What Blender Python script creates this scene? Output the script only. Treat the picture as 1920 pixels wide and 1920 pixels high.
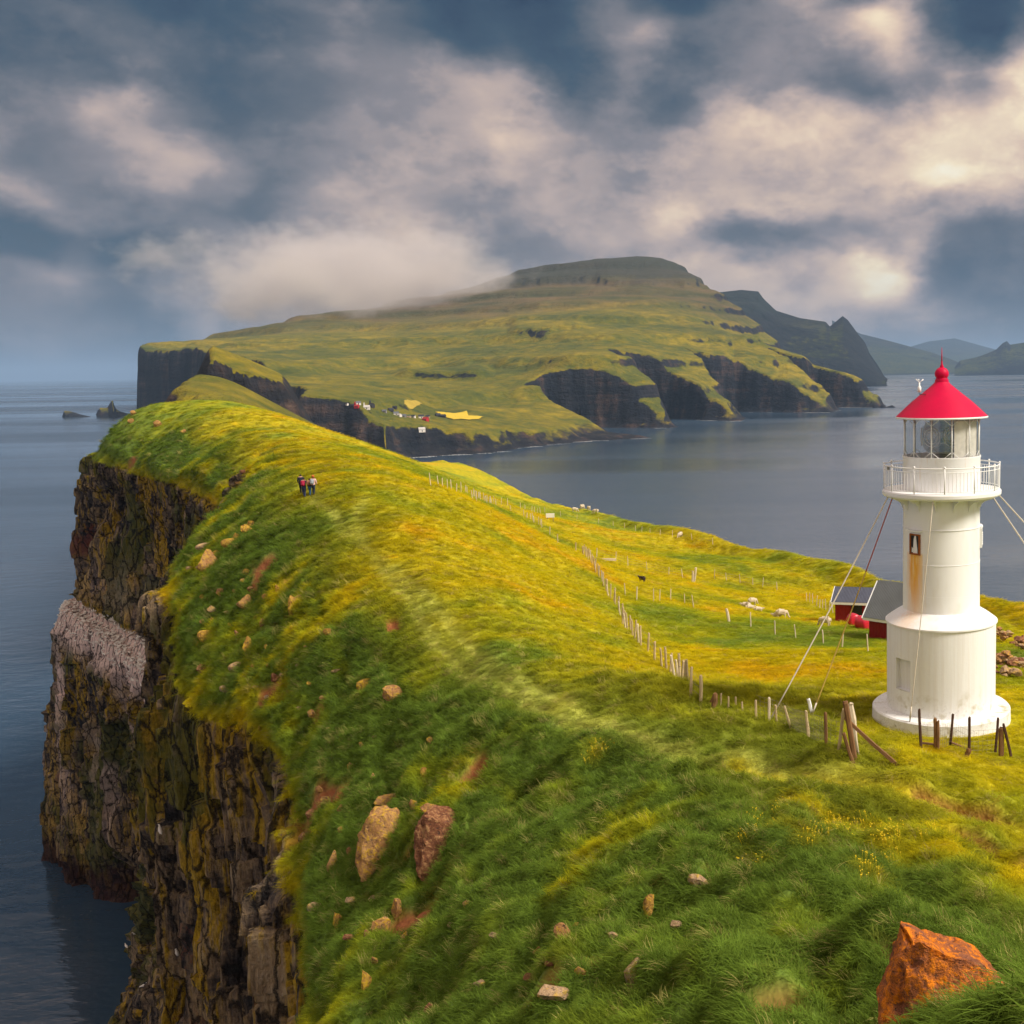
import bpy, bmesh, math, random
import numpy as np
from mathutils import Vector, Matrix, Euler
from mathutils.bvhtree import BVHTree

for o in list(bpy.data.objects):
    bpy.data.objects.remove(o)
S = bpy.context.scene
COL = S.collection
R_ = math.radians

# ------------------------------------------------------------------ camera
FPX, CX, CY, CAMZ = 2100.0, 1440.0, 960.0, 115.0      # focal length and principal point in photo pixels; eye height over the sea
PITCH, ROLL = 7.40, -0.99
cam_d = bpy.data.cameras.new('camera'); cam = bpy.data.objects.new('camera', cam_d); COL.objects.link(cam)
cam_d.sensor_width = 36.0; cam_d.lens = FPX/1920*36.0
cam_d.shift_x = (960-CX)/1920.0; cam_d.shift_y = 0.0
cam_d.clip_start = 0.5; cam_d.clip_end = 150000.0
CAMR = Matrix.Rotation(R_(90-PITCH), 3, 'X') @ Matrix.Rotation(R_(ROLL), 3, 'Z')
cam.matrix_world = Matrix.Translation((0, 0, CAMZ)) @ CAMR.to_4x4()
S.camera = cam

def ray(px, py):
    d = CAMR @ Vector(((px-CX)/FPX, -(py-CY)/FPX, -1.0))
    return d
def P(px, py, Y):
    d = ray(px, py); t = Y/d.y
    return (d.x*t, Y, CAMZ + d.z*t)
def SEA(px, py, z=0.0):
    d = ray(px, py); t = (z-CAMZ)/d.z
    return (d.x*t, d.y*t, z)
def W(x, y, zr):
    return (x, y, CAMZ+zr)
def PXY(px, Y):                     # plan position of an image column at a depth
    d = ray(px, 700); t = Y/d.y
    return (d.x*t, Y)

# ------------------------------------------------------------------ world: cloudy sky
SUN_AZ, SUN_EL = 112.0, 45.0        # clockwise from the viewing direction (+Y), degrees
sdir = Vector((math.sin(R_(SUN_AZ))*math.cos(R_(SUN_EL)), math.cos(R_(SUN_AZ))*math.cos(R_(SUN_EL)), math.sin(R_(SUN_EL))))
wd = bpy.data.worlds.new('World'); S.world = wd; wd.use_nodes = True
nt = wd.node_tree; nt.nodes.clear()
class NB:
    """small helper that adds nodes to a tree and wires them"""
    def __init__(s, tree): s.t = tree
    def n(s, kind, **kw):
        nd = s.t.nodes.new(kind)
        for k, v in kw.items(): setattr(nd, k, v)
        return nd
    def link(s, a, b): s.t.links.new(a, b)
    def val(s, sock, v):
        if hasattr(v, 'is_output') or isinstance(v, bpy.types.NodeSocket): s.t.links.new(v, sock)
        else: sock.default_value = v
    def math(s, op, a, b=0.0, c=0.0, clamp=False):
        nd = s.n('ShaderNodeMath', operation=op); nd.use_clamp = clamp
        s.val(nd.inputs[0], a); s.val(nd.inputs[1], b); s.val(nd.inputs[2], c); return nd.outputs[0]
    def vmath(s, op, a, b=(0, 0, 0)):
        nd = s.n('ShaderNodeVectorMath', operation=op); s.val(nd.inputs[0], a); s.val(nd.inputs[1], b)
        return nd.outputs['Value'] if op in ('LENGTH', 'DISTANCE', 'DOT_PRODUCT') else nd.outputs[0]
    def noise(s, vec, scale, detail=6, rough=0.55, dist=0.0):
        nd = s.n('ShaderNodeTexNoise'); s.val(nd.inputs['Vector'], vec)
        s.val(nd.inputs['Scale'], scale); nd.inputs['Detail'].default_value = detail
        nd.inputs['Roughness'].default_value = rough; nd.inputs['Distortion'].default_value = dist
        return nd.outputs['Fac'], nd.outputs['Color']
    def ramp(s, fac, stops, interp='LINEAR'):
        nd = s.n('ShaderNodeValToRGB'); cr = nd.color_ramp; cr.interpolation = interp
        while len(cr.elements) < len(stops): cr.elements.new(0.5)
        for e, (p, c) in zip(cr.elements, stops):
            e.position = p; e.color = (*c, 1) if len(c) == 3 else c
        s.val(nd.inputs[0], fac); return nd.outputs[0]
    def maprange(s, v, a, b, c=0.0, d=1.0, smooth=True):
        nd = s.n('ShaderNodeMapRange'); nd.interpolation_type = 'SMOOTHSTEP' if smooth else 'LINEAR'
        s.val(nd.inputs['Value'], v); s.val(nd.inputs['From Min'], a); s.val(nd.inputs['From Max'], b)
        s.val(nd.inputs['To Min'], c); s.val(nd.inputs['To Max'], d); return nd.outputs[0]
    def mix(s, fac, a, b, blend='MIX'):
        nd = s.n('ShaderNodeMix', data_type='RGBA', blend_type=blend)
        s.val(nd.inputs[0], fac)
        for k, v in ((6, a), (7, b)):
            if isinstance(v, tuple) and len(v) == 3: v = (*v, 1)
            s.val(nd.inputs[k], v)
        return nd.outputs[2]
def srgb(r, g, b):
    f = lambda c: (c/255/12.92) if c/255 <= 0.04045 else ((c/255+0.055)/1.055)**2.4
    return (f(r), f(g), f(b))

w = NB(nt)
tc = w.n('ShaderNodeTexCoord'); D = tc.outputs['Generated']
# torn cloud masses: a coarse chart of cloud brightness over azimuth and height, warped and broken up by noise;
# away from the charted part the same noise goes on around an even mean, raised above the view to lift the shade
_, wc1 = w.noise(w.vmath('MULTIPLY', D, (1, 1, 1.8)), 7.0, 5, 0.58)
wv = w.vmath('MULTIPLY', w.vmath('SUBTRACT', wc1, (0.5, 0.5, 0.5)), (0.12, 0.12, 0.08))
DW = w.vmath('ADD', D, wv)
sep = w.n('ShaderNodeSeparateXYZ'); w.link(DW, sep.inputs[0])
az = w.math('ARCTAN2', sep.outputs[0], sep.outputs[1])
hor = w.math('SQRT', w.math('ADD', w.math('MULTIPLY', sep.outputs[0], sep.outputs[0]), w.math('MULTIPLY', sep.outputs[1], sep.outputs[1])))
elv = w.math('DIVIDE', sep.outputs[2], w.math('MAXIMUM', hor, 0.02))
AZ = lambda px: math.atan2((px-CX), FPX)
A0, A1 = AZ(-60), AZ(1980)
apos = w.maprange(az, A0, A1, 0, 1, False)
CHART = [
 (0, [(0, 0.130), (120, 0.130), (240, 0.050), (360, 0.020), (480, 0.040), (600, 0.190), (720, 0.270), (840, 0.130), (930, 0.020), (1020, 0.160), (1080, 0.210), (1150, 0.430), (1200, 0.350), (1320, 0.130), (1440, 0.310), (1550, 0.550), (1620, 0.330), (1680, 0.260), (1800, 0.020), (1920, 0.020)]),
 (90, [(0, 0.240), (120, 0.260), (240, 0.200), (360, 0.040), (480, 0.140), (600, 0.280), (720, 0.440), (840, 0.340), (900, 0.180), (960, 0.240), (1020, 0.190), (1080, 0.220), (1150, 0.440), (1240, 0.500), (1320, 0.300), (1440, 0.360), (1560, 0.490), (1640, 0.740), (1680, 0.680), (1740, 0.360), (1800, 0.220), (1880, 0.120), (1920, 0.240)]),
 (180, [(0, 0.290), (120, 0.320), (240, 0.300), (360, 0.250), (480, 0.270), (600, 0.390), (720, 0.530), (840, 0.610), (960, 0.650), (1020, 0.510), (1080, 0.290), (1160, 0.410), (1260, 0.310), (1380, 0.370), (1500, 0.420), (1600, 0.330), (1700, 0.470), (1780, 0.590), (1860, 0.570), (1920, 0.750)]),
 (270, [(0, .38), (120, .5), (200, .64), (260, .70), (330, .6), (420, .40), (540, .38), (660, .5), (780, .58), (900, .62), (980, .70), (1040, .58), (1150, .44), (1260, .45), (1340, .66), (1440, .80), (1560, .74), (1640, .74), (1720, .86), (1800, .92), (1900, .90)]),
 (340, [(0, .45), (120, .47), (240, .58), (360, .68), (460, .64), (540, .46), (660, .5), (780, .56), (900, .58), (1020, .55), (1140, .48), (1260, .58), (1380, .68), (1500, .66), (1620, .78), (1720, .90), (1820, .86), (1920, .80)]),
 (410, [(0, .60), (100, .58), (180, .5), (300, .46), (420, .48), (540, .40), (640, .58), (720, .6), (800, .54), (880, .46), (1000, .52), (1140, .58), (1260, .70), (1380, .72), (1500, .64), (1620, .58), (1740, .55), (1860, .6), (1920, .58)]),
 (470, [(0, .18), (80, .18), (160, .32), (240, .20), (320, .26), (400, .5), (520, .58), (640, .62), (760, .62), (880, .55), (960, .5), (1080, .56), (1200, .58), (1320, .48), (1440, .32), (1560, .4), (1640, .4), (1730, .58), (1800, .38), (1920, .30)]),
 (530, [(0, .28), (80, .4), (160, .52), (260, .42), (340, .54), (440, .55), (560, .6), (700, .62), (820, .64), (940, .6), (1060, .55), (1200, .58), (1300, .64), (1400, .68), (1500, .58), (1600, .70), (1660, .80), (1740, .30), (1860, .26), (1920, .32)]),
 (600, [(0, .38), (120, .42), (240, .36), (340, .30), (410, .58), (460, .42), (560, .5), (900, .55), (1320, .6), (1440, .64), (1560, .6), (1680, .50), (1740, .56), (1800, .5), (1920, .42)]),
 (690, [(0, .36), (240, .34), (480, .36), (1000, .45), (1500, .52), (1700, .50), (1920, .44)])]
acc = None; last = None
for (ry, vals) in CHART:
    r = w.ramp(apos, [((AZ(px)-A0)/(A1-A0), (v, v, v)) for px, v in vals], 'CARDINAL')
    el = (697-ry)/FPX/math.hypot(1, (960-CX)/FPX)
    if acc is None: acc = r
    else: acc = w.mix(w.maprange(elv, last, el), acc, r)
    last = el
inside = w.math('MULTIPLY', w.maprange(az, A0-0.25, A0), w.maprange(az, A1+0.3, A1))
inside = w.math('MULTIPLY', inside, w.maprange(elv, 0.62, 0.34))
chart = w.math('MULTIPLY_ADD', w.math('MULTIPLY_ADD', w.math('SUBTRACT', acc, 0.5), 1.12, -0.235), inside, 0.73)
f1, _ = w.noise(w.vmath('MULTIPLY', w.vmath('ADD', D, w.vmath('MULTIPLY', wv, (0.4, 0.4, 0.4))), (1, 1, 1.6)), 5.0, 7, 0.56)
f2, _ = w.noise(w.vmath('MULTIPLY', D, (1, 1, 1.6)), 15.0, 6, 0.60)
# rims: part of the noise is steepened so that the masses get edges, the rest stays soft
e1 = w.maprange(f1, 0.44, 0.56); e2 = w.maprange(f2, 0.42, 0.58)
L = w.math('MULTIPLY_ADD', w.math('SUBTRACT', e1, 0.5), 0.09, chart)
L = w.math('MULTIPLY_ADD', w.math('SUBTRACT', e2, 0.5), 0.05, L)
L = w.math('MULTIPLY_ADD', w.math('SUBTRACT', f1, 0.5), 0.26, L)
L = w.math('ADD', L, w.math('MULTIPLY', w.math('SUBTRACT', f2, 0.5), 0.17), clamp=True)
KS = 0.585                                             # cloud radiance behind the exposure set below
ks = lambda *c: tuple(x*KS for x in srgb(*c))
cloud = w.ramp(L, [(0.0, ks(12, 42, 70)), (0.16, ks(58, 80, 100)), (0.34, ks(100, 107, 119)), (0.50, ks(140, 136, 142)),
                   (0.64, ks(186, 169, 164)), (0.78, ks(224, 199, 180)), (0.90, ks(250, 232, 200)), (1.0, ks(255, 248, 226))])
sky = w.n('ShaderNodeTexSky', sky_type='NISHITA'); sky.sun_disc = False
sky.sun_elevation = R_(SUN_EL); sky.sun_rotation = R_(SUN_AZ); sky.altitude = 100
sky.dust_density = 1.0
blue = w.vmath('MULTIPLY', sky.outputs[0], (0.04, 0.04, 0.04))
cover = w.maprange(L, 0.02, 0.25, 0.85, 1.0)
skyc = w.mix(cover, blue, cloud)
bg = w.n('ShaderNodeBackground'); w.link(skyc, bg.inputs[0]); bg.inputs[1].default_value = 1.08
wd.cycles.sampling_method = 'MANUAL'; wd.cycles.sample_map_resolution = 256
wo = w.n('ShaderNodeOutputWorld'); w.link(bg.outputs[0], wo.inputs[0])

sun_d = bpy.data.lights.new('sun', 'SUN'); sun = bpy.data.objects.new('sun', sun_d); COL.objects.link(sun)
sun_d.energy = 3.05; sun_d.angle = R_(18); sun_d.color = (1.0, 0.91, 0.78)
sun.rotation_euler = sdir.to_track_quat('Z', 'Y').to_euler(); sun.location = (0, 0, 600)
vs = S.view_settings; vs.view_transform = 'Standard'; vs.look = 'None'; vs.gamma = 1.0; vs.use_curve_mapping = False
vs.exposure = 0.68
S.render.engine = 'CYCLES'
S.cycles.use_adaptive_sampling = True; S.cycles.adaptive_threshold = 0.019; S.cycles.adaptive_min_samples = 16
S.cycles.use_denoising = True; S.cycles.denoiser = 'OPENIMAGEDENOISE'
S.cycles.max_bounces = 5; S.cycles.diffuse_bounces = 2; S.cycles.glossy_bounces = 2; S.cycles.transmission_bounces = 6
S.cycles.volume_bounces = 3; S.cycles.transparent_max_bounces = 12
S.cycles.caustics_reflective = False; S.cycles.caustics_refractive = False
S.cycles.volume_max_steps = 256

# ------------------------------------------------------------------ numeric helpers
def _h(ix, iy, iz, seed):
    n = (ix.astype(np.int64)*374761393 + iy.astype(np.int64)*668265263 + iz.astype(np.int64)*2147483647 + seed*974634777) & 0xFFFFFFFF
    n = ((n ^ (n >> 13))*1274126177) & 0xFFFFFFFF
    n = ((n ^ (n >> 16))*2246822519) & 0xFFFFFFFF
    return ((n ^ (n >> 15)) & 0xFFFFFF)/float(0xFFFFFF)
def vnoise(p, seed=0):
    """value noise, -1..1, on an (n,3) array"""
    f = np.floor(p); t = p-f; t = t*t*t*(t*(t*6-15)+10); f = f.astype(np.int64)
    x, y, z = f[:, 0], f[:, 1], f[:, 2]; a, b, c = t[:, 0], t[:, 1], t[:, 2]
    r = 0
    for dx in (0, 1):
        wx = a if dx else 1-a
        for dy in (0, 1):
            wy = b if dy else 1-b
            for dz in (0, 1):
                r = r + _h(x+dx, y+dy, z+dz, seed)*wx*wy*(c if dz else 1-c)
    return r*2-1
def fbm(p, scale, octv=4, seed=0, gain=0.5):
    p = np.asarray(p, float)*np.asarray(scale, float); r = 0; a = 1.0; s = 0
    for k in range(octv):
        r = r+a*vnoise(p*(2.03**k)+17.3*k, seed+k); s += a; a *= gain
    return r/s
def ridged(p, scale, octv=3, seed=0):
    p = np.asarray(p, float)*np.asarray(scale, float); r = 0; a = 1.0; s = 0
    for k in range(octv):
        r = r+a*(1-2*np.abs(vnoise(p*(2.1**k)+9.1*k, seed+k))); s += a; a *= 0.5
    return r/s
def sstep(x, a, b):
    t = np.clip((x-a)/(b-a), 0, 1); return t*t*(3-2*t)
class RBF:
    """thin plate through scattered heights"""
    def __init__(s, pts, smooth=0.0):
        p = np.array(pts, float); s.xy = p[:, :2]; n = len(p); s.k = np.abs(s.xy).max()
        X = s.xy/s.k; A = s.phi(np.linalg.norm(X[:, None]-X[None], axis=2))+np.eye(n)*smooth
        Q = np.hstack([np.ones((n, 1)), X]); M = np.zeros((n+3, n+3)); M[:n, :n] = A; M[:n, n:] = Q; M[n:, :n] = Q.T
        c = np.linalg.solve(M, np.concatenate([p[:, 2], np.zeros(3)])); s.w = c[:n]; s.a = c[n:]; s.X = X
    @staticmethod
    def phi(r): return np.where(r > 1e-9, r*r*np.log(np.maximum(r, 1e-9)), 0)
    def __call__(s, x, y):
        q = np.stack([np.asarray(x, float).ravel(), np.asarray(y, float).ravel()], 1)/s.k; out = np.empty(len(q))
        for i in range(0, len(q), 60000):
            b = q[i:i+60000]; r = np.linalg.norm(b[:, None]-s.X[None], axis=2)
            out[i:i+60000] = s.phi(r)@s.w+s.a[0]+b@s.a[1:]
        return out.reshape(np.shape(x))
def catmull(C, t):
    """C (n,...) control points, t float indices"""
    n = len(C); i = np.clip(np.floor(t).astype(int), 0, n-2); f = (t-i)
    f = f.reshape((-1,)+(1,)*(C.ndim-1))
    p0 = C[np.maximum(i-1, 0)]; p1 = C[i]; p2 = C[i+1]; p3 = C[np.minimum(i+2, n-1)]
    return 0.5*(2*p1+(p2-p0)*f+(2*p0-5*p1+4*p2-p3)*f*f+(3*p1-p0-3*p2+p3)*f**3)
def grid_normals(V):
    du = np.gradient(V, axis=0); dv = np.gradient(V, axis=1)
    n = np.cross(dv, du); l = np.linalg.norm(n, axis=2, keepdims=True); return n/np.maximum(l, 1e-9)
def grid_mesh(name, V, mats, attrs=None, smooth=True, flip=False):
    nu, nv = V.shape[:2]
    idx = np.arange(nu*nv).reshape(nu, nv)
    q = np.stack([idx[:-1, :-1], idx[1:, :-1], idx[1:, 1:], idx[:-1, 1:]], -1).reshape(-1, 4)
    if flip: q = q[:, ::-1]
    me = bpy.data.meshes.new(name)
    me.vertices.add(nu*nv); me.vertices.foreach_set('co', V.reshape(-1).astype(np.float32))
    me.loops.add(q.size); me.loops.foreach_set('vertex_index', q.ravel().astype(np.int32))
    me.polygons.add(len(q)); me.polygons.foreach_set('loop_start', np.arange(0, q.size, 4, dtype=np.int32))
    me.update(calc_edges=True)
    if smooth: me.shade_smooth()
    for k, a in (attrs or {}).items():
        if a.ndim == 3:
            at = me.attributes.new(k, 'FLOAT_COLOR', 'POINT'); c = np.ones((nu*nv, 4), np.float32); c[:, :3] = a.reshape(-1, 3); at.data.foreach_set('color', c.ravel())
        else:
            at = me.attributes.new(k, 'FLOAT', 'POINT'); at.data.foreach_set('value', a.ravel().astype(np.float32))
    for m in mats: me.materials.append(m)
    ob = bpy.data.objects.new(name, me); COL.objects.link(ob); return ob
def tag(o, label=None, cat=None, group=None, kind=None):
    if label: o['label'] = label
    if cat: o['category'] = cat
    if group: o['group'] = group
    if kind: o['kind'] = kind
    return o

# ------------------------------------------------------------------ terrain materials
def new_mat(name):
    m = bpy.data.materials.new(name); m.use_nodes = True; t = m.node_tree; t.nodes.clear()
    b = NB(t); out = b.n('ShaderNodeOutputMaterial'); p = b.n('ShaderNodeBsdfPrincipled'); b.link(p.outputs[0], out.inputs[0])
    p.inputs['Specular IOR Level'].default_value = 0.25
    return m, b, p, out
def attr(b, name, out='Fac', typ='GEOMETRY'):
    a = b.n('ShaderNodeAttribute', attribute_name=name); a.attribute_type = typ; return a.outputs[out]
def bump(b, p, h, strength=0.5, dist=0.1):
    nd = b.n('ShaderNodeBump'); nd.inputs['Strength'].default_value = strength; nd.inputs['Distance'].default_value = dist
    b.val(nd.inputs['Height'], h); b.link(nd.outputs[0], p.inputs['Normal']); return nd
def rock_colour(b, pos, guano=None, lichen=None, blk=None):
    """weathered basalt: dark upright columns, brown faces, ochre lichen streaks, rust, tidal band, pale droppings"""
    n1, _ = b.noise(b.vmath('MULTIPLY', pos, (1, 1, 0.30)), 0.13, 4, 0.60)                     # broad patches
    n2, _ = b.noise(b.vmath('MULTIPLY', pos, (1, 1, 0.14)), 0.85, 4, 0.68)                     # upright streaks, about a metre wide
    n4, nc = b.noise(b.vmath('MULTIPLY', pos, (1, 1, 0.75)), 2.0, 5, 0.72)                      # cracks and crumbs
    n3, _ = b.noise(pos, 0.050, 3, 0.5)
    bf = b.math('ADD', b.math('MULTIPLY', n1, 0.32), b.math('ADD', b.math('MULTIPLY', n2, 0.40), b.math('MULTIPLY', n4, 0.28)))
    if blk is not None: bf = b.math('ADD', bf, b.math('MULTIPLY', b.math('SUBTRACT', blk, 0.5), 0.20))
    base = b.ramp(bf, [(0.38, (0.016, 0.016, 0.021)), (0.44, (0.066, 0.056, 0.054)), (0.49, (0.190, 0.140, 0.098)), (0.55, (0.36, 0.26, 0.150)), (0.63, (0.56, 0.45, 0.32))])
    ochre = b.ramp(n4, [(0.34, (0.15, 0.095, 0.010)), (0.50, (0.42, 0.265, 0.014)), (0.66, (0.60, 0.40, 0.03))])
    lm = b.maprange(b.math('ADD', b.math('MULTIPLY', n1, 0.6), b.math('MULTIPLY', n2, 0.55)), 0.545, 0.625)
    if lichen is not None: lm = b.math('MULTIPLY', lm, lichen)
    c = b.mix(lm, base, ochre)
    moss = b.maprange(b.math('ADD', n3, b.math('MULTIPLY', n2, 0.35)), 0.67, 0.75)
    c = b.mix(b.math('MULTIPLY', moss, 0.8), c, (0.085, 0.105, 0.022))
    rust = b.maprange(b.math('SUBTRACT', n3, b.math('MULTIPLY', n4, 0.25)), 0.21, 0.16)
    c = b.mix(b.math('MULTIPLY', rust, 0.75), c, (0.22, 0.060, 0.040))
    if guano is not None:
        gm = b.math('MULTIPLY', guano, b.maprange(b.math('ADD', n4, b.math('MULTIPLY', n2, 0.6)), 0.55, 0.80, 0.0, 1.0), clamp=True)
        c = b.mix(gm, c, (0.86, 0.66, 0.60))
    vo = b.n('ShaderNodeTexVoronoi', feature='DISTANCE_TO_EDGE'); vo.inputs['Scale'].default_value = 0.62
    b.link(b.vmath('ADD', b.vmath('MULTIPLY', pos, (1, 1, 0.30)), b.vmath('MULTIPLY', nc, (0.9, 0.9, 0.5))), vo.inputs['Vector'])
    crack = b.maprange(vo.outputs['Distance'], 0.075, 0.0)
    c = b.mix(b.math('MULTIPLY', crack, 0.85), c, (0.010, 0.010, 0.013))
    n4 = b.math('SUBTRACT', n4, b.math('MULTIPLY', crack, 0.55))
    pz = b.n('ShaderNodeSeparateXYZ'); b.link(pos, pz.inputs[0])
    tide = b.maprange(b.math('ADD', pz.outputs[2], b.math('MULTIPLY', b.math('SUBTRACT', n1, 0.5), 16)), 10, 3)
    c = b.mix(b.math('MULTIPLY', tide, 0.9), c, b.mix(n4, (0.020, 0.010, 0.014), (0.085, 0.034, 0.036)))
    return c, n2, n4

def make_turf_mat():
    m, b, p, out = new_mat('turf and basalt')
    geo = b.n('ShaderNodeNewGeometry'); pos = geo.outputs['Position']
    col = attr(b, 'col', 'Color'); rk = attr(b, 'rock'); gu = attr(b, 'guano'); li = attr(b, 'lichen')
    rc, n2, n4 = rock_colour(b, pos, gu, li, attr(b, 'blk'))
    g1, _ = b.noise(pos, 1.7, 3, 0.6); g2, _ = b.noise(pos, 9.0, 2, 0.6)
    gv = b.math('MULTIPLY_ADD', b.math('ADD', b.math('MULTIPLY', g1, 0.6), b.math('MULTIPLY', g2, 0.4)), 1.3, 0.35)
    gcol = b.mix(1.0, col, gv, 'MULTIPLY')
    rfac = b.maprange(b.math('ADD', rk, b.math('MULTIPLY', b.math('SUBTRACT', n2, 0.5), 0.7)), 0.40, 0.60)
    b.link(b.mix(rfac, gcol, rc), p.inputs['Base Color'])
    p.inputs['Roughness'].default_value = 0.92
    h = b.math('ADD', b.math('MULTIPLY', b.math('ADD', b.math('MULTIPLY', n2, 1.6), n4), rfac), b.math('MULTIPLY', g1, b.math('SUBTRACT', 0.35, b.math('MULTIPLY', rfac, 0.35))))
    bump(b, p, h, 1.0, 0.75)
    return m
M_TURF = make_turf_mat()

def make_far_mat(name='distant heath and cliff', lo=0.62, hi=0.72, tone=1.0):
    m, b, p, out = new_mat(name)
    geo = b.n('ShaderNodeNewGeometry'); pos = geo.outputs['Position']; nz = b.n('ShaderNodeSeparateXYZ'); b.link(geo.outputs['Normal'], nz.inputs[0])
    pz = b.n('ShaderNodeSeparateXYZ'); b.link(pos, pz.inputs[0])
    n1, _ = b.noise(b.vmath('MULTIPLY', pos, (1, 1, 5)), 0.0042, 5, 0.62); n2, _ = b.noise(b.vmath('MULTIPLY', pos, (1, 1, 2)), 0.032, 6, 0.70); n3, _ = b.noise(pos, 0.0016, 2, 0.5)
    st, _ = b.noise(b.vmath('MULTIPLY', pos, (0.15, 0.15, 3.0)), 0.012, 4, 0.65)
    low = b.ramp(b.math('ADD', b.math('MULTIPLY', n1, 0.52), b.math('MULTIPLY', n2, 0.48)),
                 [(0.36, (0.050, 0.072, 0.016)), (0.46, (0.102, 0.112, 0.016)), (0.54, (0.18, 0.155, 0.014)), (0.64, (0.31, 0.235, 0.018))])
    high = b.ramp(b.math('ADD', b.math('MULTIPLY', n1, 0.5), b.math('MULTIPLY', st, 0.5)),
                  [(0.36, (0.044, 0.054, 0.022)), (0.48, (0.092, 0.080, 0.032)), (0.60, (0.155, 0.105, 0.048))])
    hz = b.maprange(b.math('ADD', pz.outputs[2], b.math('MULTIPLY', b.math('SUBTRACT', n3, 0.5), 260)), 215, 385)
    grass = b.mix(hz, low, high)
    rst, _ = b.noise(b.vmath('MULTIPLY', pos, (1, 1, 0.25)), 0.028, 5, 0.67)
    lay, _ = b.noise(b.vmath('MULTIPLY', pos, (0.10, 0.10, 2.2)), 0.045, 4, 0.6)
    rock = b.ramp(b.math('ADD', b.math('MULTIPLY', rst, 0.65), b.math('MULTIPLY', lay, 0.35)),
                  [(0.40, (0.007, 0.011, 0.020)), (0.53, (0.020, 0.022, 0.031)), (0.62, (0.065, 0.045, 0.042)), (0.74, (0.18, 0.120, 0.092))])
    sl = b.maprange(b.math('ADD', nz.outputs[2], b.math('MULTIPLY', b.math('SUBTRACT', n2, 0.5), 0.42)), hi, lo)
    shore = b.maprange(b.math('ADD', pz.outputs[2], b.math('MULTIPLY', b.math('SUBTRACT', n2, 0.5), 40)), 22, 8)
    sl = b.math('MAXIMUM', sl, shore)
    fin = b.mix(sl, grass, rock)
    summit_shade = b.maprange(b.math('ADD', pz.outputs[2], b.math('MULTIPLY', b.math('SUBTRACT', n1, 0.5), 150)), 405, 455)  # summit darkened by height: cloud shade put into the colour
    fin = b.mix(b.math('MULTIPLY', summit_shade, 0.85), fin, (0.040, 0.046, 0.040))
    if tone != 1.0: fin = b.mix(1.0, fin, (tone*0.7, tone, tone*1.1), 'MULTIPLY')  # tone paints cloud shade and blue distance into the whole material
    b.link(fin, p.inputs['Base Color']); p.inputs['Roughness'].default_value = 0.95
    bump(b, p, b.math('ADD', n2, b.math('MULTIPLY', rst, sl)), 0.9, 13.0)
    return m
M_FAR = make_far_mat(); M_FARD = make_far_mat('shade-toned distant cliffs', 0.90, 0.99, 0.32)

# ------------------------------------------------------------------ the islet we stand on: a lofted surface, cliff foot - cliff - turf lip - crest - pasture - shore
def off(e, d, zs):
    d = np.array(d, float); d /= np.linalg.norm(d)
    return [(e[0]+d[0]*n, e[1]+d[1]*n, CAMZ+z) for n, z in zs]
STD = [(24, -116), (14, -88), (5, -58), (2.2, -49), (0.6, -35)]
VERT = [(20, -116), (9, -88), (2.0, -60), (0.8, -48), (0.1, -34)]
E = {1: W(-8, 0, -12), 2: W(-10.5, 16, -17), 3: P(592, 2000, 30), 4: P(577, 1850, 40), 5: P(572, 1600, 53), 6: P(545, 1450, 60), 7: P(480, 1345, 68), 8: P(378, 1312, 79),
     9: P(335, 1190, 92), 10: P(328, 1080, 106), 11: P(400, 985, 120), 12: P(482, 880, 136), 13: P(425, 945, 165), 14: P(345, 905, 192), 15: P(255, 880, 225), 16: P(190, 845, 252)}
ST = []
def station(cliff, edge, crest, r1, r2, r3):
    c1, c2, c3, c4, c5 = cliff
    c0 = (c1[0]+(c1[0]-c2[0])*0.6, c1[1]+(c1[1]-c2[1])*0.6, -14.0)
    mid = tuple((a+b)/2 for a, b in zip(edge, crest)); mid = (mid[0], mid[1], mid[2]+2.0)
    f1 = (r3[0]+20, r3[1]+9, max(r3[2]-45, 20)); f2 = (r3[0]+34, r3[1]+16, -14.0)
    ST.append([c0, c1, c2, c3, c4, c5, edge, mid, crest, r1, r2, r3, f1, f2])
e0 = W(-14, -20, -12)
station(off(e0, (-1, -.2), STD), e0, W(0, -20, -2.6), W(14, -20, -5), W(34, -20, -13), W(60, -20, -24))
station(off(E[1], (-1, -.2), STD), E[1], W(1, 3, -3.2), W(12, 3, -5), W(30, 3, -12), W(60, 3, -24))
station(off(E[2], (-1, -.2), STD), E[2], W(1.5, 18, -10.4), W(11, 18, -11.2), W(30, 18, -15), W(58, 18, -25))
station(off(E[3], (-1, -.2), STD), E[3], W(-2.0, 30, -12.8), W(8, 30, -13.5), W(26, 30, -17), W(55, 30, -26))
station(off(E[4], (-1, -.25), VERT), E[4], P(1080, 1375, 42), W(6.5, 43, -14.25), W(24, 43, -16.0), W(52, 43, -24))
station(off(E[5], (-.9, -.3), VERT), E[5], P(920, 1290, 51), W(1.5, 52, -15.4), W(22, 53, -17.0), W(50, 55, -24.5))
station(off(E[6], (-.85, -.4), VERT), E[6], P(800, 1200, 60), P(1310, 1300, 57), W(20, 62, -18.3), W(47, 68, -25.5))
station(off(E[7], (-.85, -.4), VERT), E[7], P(735, 1120, 68), P(1265, 1268, 64), W(18, 75, -19.6), W(44, 82, -26.5))
station(off(E[8], (-.8, -.4), VERT), E[8], P(675, 1040, 78), P(1225, 1230, 71), W(16, 82, -20.5), W(40, 94, -26.4))
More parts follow.
